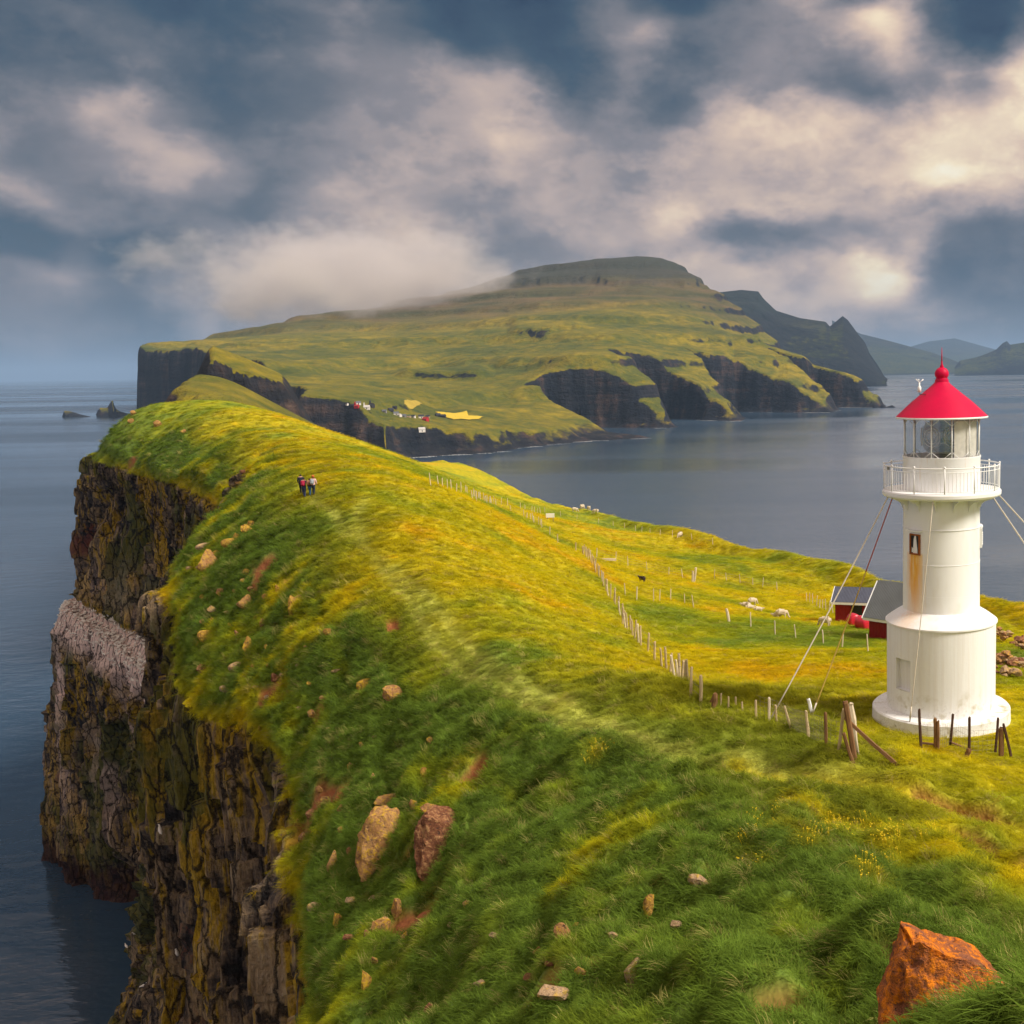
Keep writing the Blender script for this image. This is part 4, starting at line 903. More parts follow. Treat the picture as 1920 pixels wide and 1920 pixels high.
NF = empty('netting_fence', g(1380, 1335)); tag(NF, 'leaning stakes with wire netting left of the lighthouse foundation', 'fence')
near = []
for i, (bx, by, tx, ty, w, m) in enumerate([(1352, 1326, 1352, 1300, .09, M_POST), (1366, 1330, 1366, 1306, .08, M_POST), (1380, 1328, 1379, 1307, .09, M_POST), (1392, 1336, 1391, 1316, .08, M_POST), (1418, 1348, 1417, 1313, .10, M_POST), (1442, 1355, 1442, 1308, .11, M_PPALE), (1456, 1358, 1454, 1322, .10, M_POST),
                                            (1483, 1366, 1471, 1324, .10, M_POST), (1516, 1384, 1511, 1333, .12, M_POST), (1549, 1396, 1548, 1336, .12, M_PDARK), (1573, 1406, 1582, 1330, .12, M_POST)]):
    o, b0, t0 = px_post(NF, bx, by, tx, ty, w, m, seed=50+i); near.append((b0, (t0-b0).normalized()))
netting(NF, near[4:])
o, b0, t0 = px_post(NF, 1522, 1340, 1516, 1310, .16, M_PPALE, 'white_post', seed=77); o.data.materials[0] = M_WH
BR = empty('braced_gateposts', g(1600, 1420)); tag(BR, 'pair of thick old gateposts with a long slanting plank brace', 'gateposts')
px_post(BR, 1603, 1424, 1585, 1314, .20, M_PDARK, 'gatepost', seed=61); px_post(BR, 1606, 1420, 1595, 1318, .22, M_PPALE, 'gatepost', seed=62, yoff=0.35)
px_post(BR, 1598, 1426, 1582, 1374, .13, M_PDARK, 'strut', seed=63, yoff=-0.2)
px_post(BR, 1668, 1422, 1584, 1346, .24, M_PDARK, 'brace', d=.16, seed=64, yoff=-0.45)
BF = empty('broken_fence', g(1730, 1400)); tag(BF, 'broken row of dark stakes and loose planks before the lighthouse foundation', 'fence')
nr = []
for i, (bx, by, tx, ty, w, m, n_) in enumerate([(1727, 1402, 1723, 1330, .12, M_PGREY, 'post'), (1754, 1404, 1753, 1347, .15, M_PDARK, 'post'), (1759, 1405, 1759, 1351, .12, M_PDARK, 'post'), (1782, 1398, 1787, 1338, .11, M_PGREY, 'post'), (1817, 1416, 1818, 1344, .11, M_PGREY, 'post'), (1866, 1412, 1872, 1346, .11, M_PGREY, 'post'), (1877, 1418, 1877, 1364, .20, M_PDARK, 'post'), (1896, 1420, 1881, 1356, .11, M_PGREY, 'post'), (1812, 1420, 1818, 1404, .2, M_PDARK, 'stub')]):
    o, b0, t0 = px_post(BF, bx, by, tx, ty, w, m, n_, seed=80+i)
    if n_ == 'post': nr.append((b0, (t0-b0).normalized()))
netting(BF, nr, 0.05, 0.9, 6, 0.2)
for i, (x0, y0, x1, y1) in enumerate([(1729, 1393, 1757, 1396), (1784, 1392, 1818, 1405)]):
    a = g(x0, y0+6); a = Vector(P(x0, y0, a.y-.1)); c = Vector(P(x1, y1, a.y-.1)); bm = bmesh.new(); b_box(bm, (-.02, -.07, 0), (.02, .07, (c-a).length)); bm_obj('plank', bm, M_PDARK, BF, a-BF.location, rot=(c-a).to_track_quat('Z', 'X').to_euler())
PB = empty('post_cluster', g(1338, 1326)); tag(PB, 'cluster of old posts leaning together at the lower fence end', 'posts')
for i, (bx, by, tx, ty, w) in enumerate([(1332, 1326, 1340, 1302, .14), (1338, 1328, 1341, 1300, .2), (1343, 1327, 1342, 1301, .17), (1326, 1325, 1336, 1310, .1)]): px_post(PB, bx, by, tx, ty, w, M_PDARK, 'post', seed=100+i)
o1 = empty('timber_post', g(1302, 1092)); tag(o1, 'tall leaning double timber post alone in the pasture', 'post', 'lone posts'); px_post(o1, 1301, 1092, 1305, 1064, .32, M_PPALE, 'upright', seed=110); px_post(o1, 1298, 1092, 1299, 1070, .28, M_PPALE, 'upright', seed=111)
o1 = empty('timber_post', g(1366, 1167)); tag(o1, 'short leaning round post above the thin stakes', 'post', 'lone posts'); px_post(o1, 1367, 1167, 1362, 1141, .26, M_PPALE, 'upright', seed=112)
bm = bmesh.new(); q = g(1136, 1051); b_box(bm, (-1.3, -.15, .0), (1.3, .15, .28)); bm_obj('log', bm, M_PPALE, None, q, rot=(0, R_(4), R_(10))); tag(bpy.data.objects['log'], 'bleached squared log lying in the yellow grass', 'log')
# white sign on legs
sg = empty('sign', g(1032, 976)); tag(sg, 'small white notice board standing on legs beside the earth strip', 'sign')
for x in (-.5, .5):
    bm = bmesh.new(); b_box(bm, (x-.05, -.05, -.3), (x+.05, .05, .75)); bm_obj('leg', bm, M_GREY, sg)
bm = bmesh.new(); b_box(bm, (-.75, -.09, .55), (.75, .04, 1.3)); bm_obj('board', bm, M_WH, sg)

# ------------------------------------------------------------------ barns, bales, stone walls
def slab(bm, pts, t):
    pts = [Vector(p) for p in pts]; n = (pts[1]-pts[0]).cross(pts[2]-pts[0]).normalized()
    if n.z < 0: n = -n
    A = [bm.verts.new(p) for p in pts]; B = [bm.verts.new(p+n*t) for p in pts]; k = len(pts)
    bm.faces.new(A[::-1]); bm.faces.new(B)
    for i in range(k): j = (i+1) % k; bm.faces.new((A[i], A[j], B[j], B[i]))
def house(name, loc, rz, L_, Wd, H, RH, wm, rm, label, cat='house', group=None, ov=0.25, detail=True, trim=None, tower=False, gable_door=False):
    root = empty(name, loc, rz); tag(root, label, cat, group)
    bm = bmesh.new(); x, y = L_/2, Wd/2
    v = [bm.verts.new(p) for p in ((-x, -y, -1.2), (x, -y, -1.2), (x, y, -1.2), (-x, y, -1.2), (-x, -y, H), (x, -y, H), (x, y, H), (-x, y, H), (-x, 0, H+RH), (x, 0, H+RH))]
    for f in ((0, 1, 5, 4), (2, 3, 7, 6), (1, 2, 6, 9, 5), (3, 0, 4, 8, 7), (4, 5, 9, 8), (6, 7, 8, 9)): bm.faces.new([v[i] for i in f])
    wall = bm_obj('wall', bm, wm, root)
    k = RH/y; e = ov
    for s in (-1, 1):
        bm = bmesh.new(); slab(bm, [(-x-e, s*(y+e), H-k*e+.03), (x+e, s*(y+e), H-k*e+.03), (x+e, 0, H+RH+.03), (-x-e, 0, H+RH+.03)], 0.12); rf = bm_obj('roof', bm, rm, root)
        if trim:
            bm = bmesh.new()
            for xx in (-x-e-.03, x+e): slab(bm, [(xx, s*(y+e+.02), H-k*e-.1), (xx+.05, s*(y+e+.02), H-k*e-.1), (xx+.05, 0, H+RH-.07), (xx, 0, H+RH-.07)], .26)
            slab(bm, [(-x-e, s*(y+e), H-k*e-.14), (x+e, s*(y+e), H-k*e-.14), (x+e, s*(y+e+.05), H-k*e-.14), (-x-e, s*(y+e+.05), H-k*e-.14)], .24)
            bm_obj('roof_trim', bm, trim, rf)
    if detail:
        for s in (-1, 1):
            for fx in (-.28, .28):
                bm = bmesh.new(); b_box(bm, (fx*L_-.45, s*(y+.02)-.05, H*.35), (fx*L_+.45, s*(y+.02)+.05, H*.78)); wn = bm_obj('window', bm, M_WH, root)
                bm = bmesh.new(); b_box(bm, (fx*L_-.37, s*(y+.05)-.05, H*.40), (fx*L_+.37, s*(y+.05)+.05, H*.73)); bm_obj('pane', bm, M_DARK, wn)
    bm = bmesh.new()
    if gable_door: b_box(bm, (x-.05, -1.0, -.2), (x+.05, 1.0, H*.9))
    else: b_box(bm, (-.55, -y-.05, -.2), (.55, -y+.02, min(2.0, H*.85)))
    bm_obj('door', bm, M_DARK, root)
    if tower:
        bm = bmesh.new(); b_box(bm, (-x-.2, -.9, H), (-x+1.6, .9, H+RH+1.8)); tw = bm_obj('steeple', bm, wm, root)
        bm = bmesh.new(); a = [bm.verts.new(p) for p in ((-x-.4, -1.1, H+RH+1.8), (-x+1.8, -1.1, H+RH+1.8), (-x+1.8, 1.1, H+RH+1.8), (-x-.4, 1.1, H+RH+1.8))]; t = bm.verts.new((-x+.7, 0, H+RH+4.6)); bm.faces.new(a[::-1])
        for i in range(4): bm.faces.new((a[i], a[(i+1) % 4], t))
        bm_obj('spire', bm, rm, tw)
    return root
def ribbed(name, col):
    m, b, p, out = new_mat(name); tcn = b.n('ShaderNodeTexCoord'); w_ = b.n('ShaderNodeTexWave'); w_.bands_direction = 'X'; w_.inputs['Scale'].default_value = 2.2; b.link(tcn.outputs['Object'], w_.inputs['Vector'])
    n, _ = b.noise(tcn.outputs['Object'], 0.9, 4, 0.6); b.link(b.mix(1.0, (*col, 1), b.math('MULTIPLY_ADD', n, 0.5, 0.75), 'MULTIPLY'), p.inputs['Base Color']); p.inputs['Roughness'].default_value = 0.55; bump(b, p, w_.outputs['Fac'], 0.6, 0.05); return m
M_RB = ribbed('blue grey roof sheets', (0.075, 0.085, 0.125)); M_RG = ribbed('pale grey roof sheets', (0.13, 0.145, 0.16)); M_BRED = ribbed('falu red boards', (0.28, 0.016, 0.022))
q = g(1612, 1168); kb = g(1612, 1164).y/138; house('barn', g(1612, 1164)+Vector((0, 0, .55)), R_(-14), 5.4*kb, 4.6*kb, 2.3*kb, 1.15*kb, M_BRED, M_RB, 'small red barn with blue-grey roof and white trim', 'barn', 'barns behind the lighthouse', trim=M_WH, detail=False, ov=.35)
kb = g(1706, 1192).y/124*0.92; house('barn', g(1706, 1192)+Vector((0, 0, .35)), R_(-38), 8.0*kb, 6.0*kb, 2.4*kb, 3.4*kb, M_BRED, M_RG, 'red barn with steep pale grey roof half hidden by the lighthouse', 'barn', 'barns behind the lighthouse', trim=M_WH, detail=False, ov=.35)
M_BALE = mat('red bale wrap', (0.55, 0.012, 0.04), 0.3, var=0.1, scale=5, bmp=0.4, spec=0.6)
for i, (bx, by, lb_) in enumerate(((1597, 1165, 'red wrapped bale nearest the corner of the blue-roofed barn'), (1614, 1171, 'red wrapped bale beside the grey-roofed barn'))):
    q = g(bx, by); bm = bmesh.new(); R0 = 0.62
    b_lathe(bm, [(0, -.56), (R0*.7, -.56), (R0*.93, -.5), (R0, -.38), (R0*1.02, 0), (R0, .38), (R0*.93, .5), (R0*.7, .56), (0, .56)], 24); bmesh.ops.remove_doubles(bm, verts=bm.verts, dist=1e-4)
    o = bm_obj('hay_bale', bm, M_BALE, None, g(bx+4, by+8)+Vector((0, 0, .55)), True, rot=(R_(90), 0, R_(30*i+20))); tag(o, lb_, 'hay bale', 'red wrapped hay bales')

# ------------------------------------------------------------------ rocks
def lich_mat(name, c0, c1, c2, sc=1.0, cr=1.0):
    m, b, p, out = new_mat(name); geo = b.n('ShaderNodeNewGeometry'); pos = geo.outputs['Position']
    n1, _ = b.noise(pos, 2.2*sc, 7, 0.68, 0.5); n2, _ = b.noise(pos, 7.0*sc, 5, 0.7); n3, _ = b.noise(pos, 0.8*sc, 3, 0.5)
    c = b.mix(b.maprange(n1, 0.40, 0.60), c0, c1); c = b.mix(b.math('MULTIPLY', b.maprange(b.math('ADD', n2, b.math('MULTIPLY', n1, .5)), 0.76, 0.86), cr), c, c2)
    c = b.mix(b.maprange(n2, 0.45, 0.33, 0, 0.8), c, (0.035, 0.026, 0.024))
    b.link(c, p.inputs['Base Color']); p.inputs['Roughness'].default_value = 0.9; bump(b, p, b.math('ADD', n1, n2), 0.9, 0.12); return m
M_RK = [lich_mat('tan stone', (0.34, 0.175, 0.065), (0.46, 0.265, 0.11), (0.56, 0.34, 0.04)), lich_mat('ochre stone', (0.28, 0.15, 0.03), (0.46, 0.27, 0.06), (0.56, 0.36, 0.03)), lich_mat('pale stone', (0.38, 0.25, 0.145), (0.52, 0.36, 0.22), (0.56, 0.36, 0.09)), lich_mat('brown stone', (0.17, 0.065, 0.032), (0.27, 0.115, 0.055), (0.40, 0.22, 0.10))]
M_ORANGE = lich_mat('orange lichened stone', (0.30, 0.11, 0.055), (0.56, 0.165, 0.030), (0.84, 0.25, 0.012), 1.3)
def rock_me(name, seed, m, planes=11, sub=3, rough=0.12, outline=None):
    r = random.Random(seed); bm = bmesh.new(); bmesh.ops.create_icosphere(bm, subdivisions=sub, radius=1.0)
    pl = []
    if outline:                                   # convex front outline in x,z (unit box)
        k = len(outline); cx_ = sum(p[0] for p in outline)/k; cz_ = sum(p[1] for p in outline)/k
        for i in range(k):
            a, c = outline[i], outline[(i+1) % k]; n = Vector((c[1]-a[1], 0, -(c[0]-a[0]))).normalized()
            if n.x*(a[0]-cx_)+n.z*(a[1]-cz_) < 0: n = -n
            pl.append((Vector((n.x, r.uniform(-.25, .1), n.z)).normalized(), n.x*a[0]+n.z*a[1]))
        pl += [(Vector((r.uniform(-.3, .3), -1, r.uniform(0, .5))).normalized(), 0.42), (Vector((.5, -1, .2)).normalized(), 0.50), (Vector((-.6, -1, .1)).normalized(), 0.52), (Vector((0, 1, 0)), 0.5)]
        for v in bm.verts: v.co *= 1.6
    else:
        for _ in range(planes):
            n = Vector((r.gauss(0, 1), r.gauss(0, 1), r.gauss(0, 1))).normalized(); pl.append((n, r.uniform(.50, .80)))
    for v in bm.verts:
        for _ in range(2):
            for n, d in pl:
                s = v.co.dot(n)
                if s > d: v.co -= n*(s-d)
    co = np.array([v.co[:] for v in bm.verts]); nn = fbm(co+seed*3.1, (2.6,)*3, 4, seed)*rough+fbm(co+seed*1.7, (6.,)*3, 3, seed+3)*rough*.7
    for v, d in zip(bm.verts, nn): v.co *= 1+d
    me = bpy.data.meshes.new(name); bm.to_mesh(me); bm.free(); me.materials.append(m)
    return me
RMESH = [[rock_me('rock', 10*k+j, M_RK[k], 14, 3) for j in range(4)] for k in range(4)]
def rock(px, py, wpx, hpx, k, label=None, group=None, lift=0.20, me=None, rz=None, dscale=0.75, name='rock'):
    q = g(px, py+hpx*0.25)
    if q is None: return
    Yd = q.y; wm, hm_ = wpx/FPX*Yd*0.92, hpx/FPX*Yd*0.92
    o = mesh_obj(name, me or rnd.choice(RMESH[k]), None, q+Vector((0, 0, hm_*lift+(0.10 if label is None else 0.04))), (R_(rnd.uniform(-12, 12)), R_(rnd.uniform(-14, 14)), rnd.uniform(-.5, .5) if rz is None else rz), (wm*.70, max(wm, hm_)*.5*dscale, hm_*.72))
    tag(o, label or 'small lichened stone lying in the steep grass', 'rock', group or 'small stones scattered on the grass slope'); return o
def hero(px_out, m, seed, label, Yadj=0.0, thick=1.0, sub=5, name='boulder', up=0.0):
    xs = [p[0] for p in px_out]; ys_ = [p[1] for p in px_out]; cx_, cy_ = (min(xs)+max(xs))/2, (min(ys_)+max(ys_))/2
    q = g(cx_, cy_+(max(ys_)-cy_)*.3); Yd = q.y+Yadj; s = max(max(xs)-min(xs), max(ys_)-min(ys_))/2
    ol = [((p[0]-cx_)/s, -(p[1]-cy_)/s) for p in px_out]
    me = rock_me(name, seed, m, outline=ol, sub=sub, rough=0.13); c = Vector(P(cx_, cy_, Yd)); k = s/FPX*Yd
    o = mesh_obj(name, me, None, c+Vector((0, 0, up)), (R_(-8), 0, 0), (k, k*thick, k)); tag(o, label, 'rock', 'boulders in the near grass'); return o
hero([(1705, 1722), (1745, 1730), (1810, 1762), (1858, 1780), (1882, 1812), (1900, 1855), (1890, 1900), (1780, 1950), (1650, 1950), (1640, 1880), (1662, 1800), (1682, 1748)], M_ORANGE, 5, 'big orange lichened boulder at the lower right', -2.2, 1.0, up=-0.15)
hero([(700, 1517), (728, 1520), (752, 1560), (735, 1590), (705, 1640), (680, 1645), (668, 1600), (672, 1560), (685, 1530)], M_RK[0], 7, 'tall tan boulder, left one of the upright pair', 0.2, 0.9, up=-0.12)
hero([(800, 1515), (838, 1520), (866, 1555), (862, 1590), (845, 1640), (820, 1660), (795, 1640), (777, 1590), (780, 1545)], M_RK[3], 9, 'tall red-brown fractured boulder, right one of the upright pair', 0.2, 0.9, up=-0.12)
ROCKS = [  # px, py, w, h, colour, label (None: one of the many small stones)
 (735, 1500, 62, 26, 0, 'flat pale slab capping the grass above the upright boulders'), (818, 1522, 60, 26, 0, 'split pale stone on top of the red-brown boulder'),
 (1045, 1862, 62, 36, 2, 'pale flat-topped stone near the bottom edge'), (1056, 1752, 32, 40, 0, 'blocky tan stone under a turf overhang'), (1190, 1822, 42, 58, 2, 'wedge-shaped grey-pink stone under the arching turf'),
 (1310, 1652, 34, 34, 2, 'pointed pinkish stone beneath a dark turf lip'), (1216, 1702, 22, 46, 1, 'narrow ochre stone standing in the near grass'), (1000, 1838, 34, 22, 3, 'dark stone in the earthy hollow at the bottom'),
 (716, 1735, 38, 32, 0, 'tan stone below the upright boulder pair'), (745, 1702, 20, 44, 0, 'slanting sliver of stone in the bare red gully'), (625, 1620, 19, 46, 0, 'slim upright tan stone near the cliff edge'), (592, 1700, 24, 28, 2, 'pink stone by the turf edge at lower left'),
 (633, 1727, 26, 32, 1, 'ochre triangular stone left of the gully'), (686, 1840, 16, 44, 1, 'slim ochre stone standing near the bottom left'), (803, 1893, 16, 32, 3, 'dark leaf-shaped stone at the bottom edge'), (688, 1287, 34, 28, 1, 'rounded orange stone on the bend of the slope'), (738, 1303, 42, 30, 0, 'broad pale orange stone right of the rounded one'),
 (463, 1130, 32, 27, 0, 'big tan stone midway down the grass slope'), (548, 1138, 16, 38, 1, 'upright yellow stone high on the slope'), (560, 1124, 28, 16, 0, 'flat tan stone behind the upright yellow one'), (402, 1144, 24, 18, 2, 'pale triangular stone near the cliff lip'), (389, 1194, 34, 22, 1, 'yellow stone heap near the cliff lip'),
 (465, 1214, 13, 36, 1, 'thin upright yellow-green stone on the slope'), (446, 1248, 26, 22, 2, 'pale rounded stone low on the slope'), (426, 1291, 22, 18, 2, 'pale pyramid stone close above the brown cliff'), (383, 1255, 30, 20, 3, 'reddish-brown stone at the cliff lip'), (519, 1271, 22, 18, 3, 'dark stone in a muddy hollow of the slope'),
 (394, 1055, 40, 44, 0, 'largest stone of the yellow rock string at the rim'), (430, 1020, 28, 18, 1, 'yellow block in the middle of the rock string'), (443, 1008, 22, 17, 1, 'upper yellow block of the rock string'), (463, 995, 24, 20, 1, 'topmost knobbly block of the rock string'), (408, 1038, 24, 14, 1, 'flat slab at the lower end of the rock string'), (385, 1023, 26, 15, 2, 'pale slanting slab left of the rock string'), (470, 984, 15, 13, 1, None),
 (585, 1525, 22, 22, 3, 'reddish block in the bare scar above the cliff'), (572, 1570, 26, 28, 3, 'dark red block at the bottom of the bare scar'), (612, 1500, 22, 16, 0, 'tan block at the top of the bare scar'), (640, 1520, 15, 15, 0, None), (600, 1483, 14, 12, 0, None), (560, 1545, 16, 14, 1, None),
 (615, 1188, 18, 13, 1, None), (551, 1226, 11, 10, 1, None), (525, 1230, 10, 9, 1, None), (499, 1216, 8, 11, 1, None), (493, 1170, 9, 14, 0, None), (518, 1173, 9, 9, 1, None), (585, 1342, 18, 15, 0, None), (488, 1369, 9, 9, 1, None), (608, 1313, 15, 15, 3, None), (380, 1167, 10, 9, 0, None), (380, 1122, 14, 10, 1, None), (415, 1112, 20, 17, 0, None),
 (342, 1147, 9, 9, 0, None), (547, 1180, 9, 9, 1, None), (474, 1253, 11, 11, 1, None), (462, 1074, 16, 13, 1, None), (359, 1067, 14, 11, 2, None), (373, 1065, 9, 12, 2, None), (678, 1400, 11, 11, 0, None), (702, 1385, 9, 9, 2, None), (808, 1393, 15, 15, 0, None), (795, 1452, 13, 18, 1, None), (777, 1512, 14, 20, 0, None), (655, 1762, 20, 16, 3, None), (690, 1757, 22, 20, 3, None), (704, 1806, 12, 18, 0, None),
 (530, 1268, 10, 9, 2, None), (675, 1300, 9, 8, 0, None), (440, 1110, 9, 8, 0, None), (398, 1165, 9, 9, 1, None), (425, 1150, 10, 9, 2, None), (505, 1250, 9, 8, 0, None), (372, 1210, 12, 12, 1, None), (480, 1160, 10, 9, 1, None), (455, 1090, 9, 7, 0, None), (1080, 1740, 12, 10, 1, None), (1030, 1815, 16, 12, 3, None), (640, 1390, 10, 9, 0, None),
 (250, 775, 12, 8, 0, None), (246, 790, 12, 9, 0, None), (296, 796, 16, 12, 0, None), (345, 810, 12, 8, 0, None), (476, 893, 12, 8, 2, None), (448, 905, 14, 9, 0, None), (455, 885, 12, 8, 3, None)]
ROCKS += [(a, b_, 9+(a*7+b_) % 8+max(0, (b_-1300)//60), 8+(a*3+b_) % 7+max(0, (b_-1300)//60), (a+b_) % 4, None) for a, b_ in ((520, 1105), (500, 1120), (470, 1105), (430, 1175), (445, 1190), (540, 1160), (575, 1215), (560, 1250), (480, 1290), (500, 1310), (540, 1300), (580, 1285), (630, 1260), (560, 1330), (620, 1370), (660, 1440), (700, 1460), (760, 1460), (640, 1560), (655, 1600), (660, 1690), (700, 1690), (760, 1760), (850, 1740), (880, 1700), (930, 1760), (900, 1850), (1010, 1790), (1090, 1830), (1150, 1760), (1270, 1740))]
for r_ in ROCKS: rock(*r_[:5], r_[5])
# rubble walls right of the lighthouse
def rubble(name, px_line, w_, h_, label, n, seed):
    pts = [g(*p) for p in px_line]; root = empty(name, pts[0]); tag(root, label, 'wall', 'stone walls behind the lighthouse'); r = random.Random(seed); L_ = [(pts[i+1]-pts[i]).length for i in range(len(pts)-1)]; T = sum(L_)
    for k in range(n):
        t = r.uniform(0, T); i = 0
        while t > L_[i] and i < len(L_)-1: t -= L_[i]; i += 1
        p = pts[i].lerp(pts[i+1], min(1, t/L_[i])); lay = r.choice((0, 0, 1, 1, 2)); s = r.uniform(.22, .42)
        mesh_obj('stone', r.choice(RMESH[r.choice((2, 2, 0, 3))]), root, p-pts[0]+Vector((r.uniform(-.5, .5)*w_, r.uniform(-.5, .5)*w_, h_*(.12+lay*.3))), (r.uniform(-.3, .3), r.uniform(-.3, .3), r.uniform(0, 6)), (s*1.25, s, s*.62))
rubble('stone_wall', [(1862, 1190), (1885, 1203), (1905, 1212), (1940, 1226)], .7, 1.0, 'long low dark stone wall running right from behind the lighthouse', 44, 3)
rubble('stone_wall', [(1866, 1246), (1890, 1248), (1915, 1254), (1950, 1262)], 1.2, 1.1, 'broken pale stone wall right of the white drum', 34, 4)
rubble('stone_heap', [(1866, 1262), (1880, 1266), (1892, 1268)], 1.2, .8, 'small heap of mossy stones below the broken wall', 12, 5)
bpy.data.objects['stone_heap']['category'] = 'stones'

# ------------------------------------------------------------------ skinned bodies
def skin_mesh(name, verts, edges, radii, root=0, sub=1):
    me = bpy.data.meshes.new('tmp'); me.from_pydata(verts, edges, []); o = bpy.data.objects.new('tmp', me); COL.objects.link(o)
    md = o.modifiers.new('s', 'SKIN'); md.use_smooth_shade = True
    for v, r in zip(me.skin_vertices[0].data, radii): v.radius = r if isinstance(r, tuple) else (r, r)
    for i, v in enumerate(me.skin_vertices[0].data): v.use_root = (i == root)
    sb = o.modifiers.new('u', 'SUBSURF'); sb.levels = sub; sb.render_levels = sub
    dg = bpy.context.evaluated_depsgraph_get(); m2 = bpy.data.meshes.new_from_object(o.evaluated_get(dg)); m2.name = name
    bpy.data.objects.remove(o); m2.shade_smooth(); return m2
# ------------------------------------------------------------------ sheep
M_WOOL = mat('white fleece', (0.66, 0.56, 0.42), 0.95, var=0.12, scale=14, bmp=0.8); M_WOOLD = mat('dark fleece', (0.05, 0.035, 0.03), 0.95, bmp=0.8); M_FACE = mat('sheep face', (0.30, 0.22, 0.16), 0.9)
def sheep_mesh(name, pose, m):
    hz_ = {'graze': (0.66, 0.0, 0.14), 'stand': (0.66, 0.0, 0.92), 'lie': (0.62, 0.0, 0.42)}[pose]; z0 = 0.30 if pose == 'lie' else 0.62
    nk = (0.46, 0, z0+(0.16 if pose == 'stand' else 0.02)); hd = hz_
    V_ = [(0, 0, z0), (-.28, 0, z0+.02), (-.50, 0, z0), (.26, 0, z0+.02), nk, ((nk[0]+hd[0])/2+.03, 0, (nk[2]+hd[2])/2), hd, (hd[0]+.14, 0, hd[2]-.08), (-.58, 0, z0-.12)]
    E_ = [(0, 1), (1, 2), (0, 3), (3, 4), (4, 5), (5, 6), (6, 7), (2, 8)]; Rr = [.27, .27, .19, .25, .16, .10, .085, .05, .05]
    for sx in (-.38, .30):
        for sy in (-.13, .13):
            i = len(V_)
            if pose == 'lie': V_ += [(sx, sy, .16), (sx+.12, sy*1.5, .06)]; Rr += [.08, .05]
            else: V_ += [(sx, sy, .36), (sx+.02, sy, .02)]; Rr += [.075, .035]
            E_ += [(1 if sx < 0 else 3, i), (i, i+1)]
    me = skin_mesh(name, V_, E_, Rr, 0, 1); me.materials.append(m); return me
SHM = {(p, d): sheep_mesh('fleece', p, M_WOOLD if d else M_WOOL) for p, d in (('graze', 0), ('stand', 0), ('lie', 0), ('stand', 1))}
def ear_me():
    bm = bmesh.new(); b_tube(bm, [(0, 0, 0), (0, .10, .02), (0, .17, -.01)], [.02, .035, .008], 5); me = bpy.data.meshes.new('ear'); bm.to_mesh(me); bm.free(); me.materials.append(M_FACE); return me
EAR = ear_me()
def sheep(px, py, pose, rz, label, dark=0, s=1.0, group='sheep on the pasture', ears=True):
    q = g(px, py); r = empty('sheep', q, R_(rz)); r.scale = (s, s, s); tag(r, label, 'sheep', group)
    mesh_obj('body', SHM[(pose, dark)], r)
    if ears:
        hp = {'graze': (0.60, 0, 0.22), 'stand': (0.62, 0, 0.96), 'lie': (0.58, 0, 0.47)}[pose]
        for sg_ in (1, -1): mesh_obj('ear', EAR, r, hp, (0, 0, 0 if sg_ > 0 else math.pi))
sheep(1398, 1138, 'lie', 170, 'white sheep lying leftmost in the small group below the stakes', s=1.0); sheep(1411, 1134, 'graze', 20, 'white sheep grazing rightmost in the small group below the stakes', s=.95); sheep(1406, 1142, 'lie', 10, 'white sheep lying lowest in the small group', s=.9)
sheep(1422, 1146, 'lie', 0, 'single white sheep lying just right of the small group', s=.9); sheep(1466, 1159, 'graze', 0, 'tan sheep grazing beside a paler one', s=1.1); sheep(1456, 1157, 'lie', 180, 'pale sheep lying left of the grazing tan one', s=.9); sheep(1547, 1175, 'graze', 150, 'white sheep grazing beside the guy cable', s=1.05)
sheep(1204, 1092, 'stand', 150, 'black lamb standing by the brown earth hollow', 1, 0.8)
for i, (a, b_) in enumerate(((1078, 956), (1092, 950), (1104, 953), (1117, 955), (1275, 1004))):
    sheep(a, b_+4, 'graze', 60*i, 'tiny white sheep on the dark green shore slope near the skyline', s=1.25, group='far sheep near the skyline', ears=False)

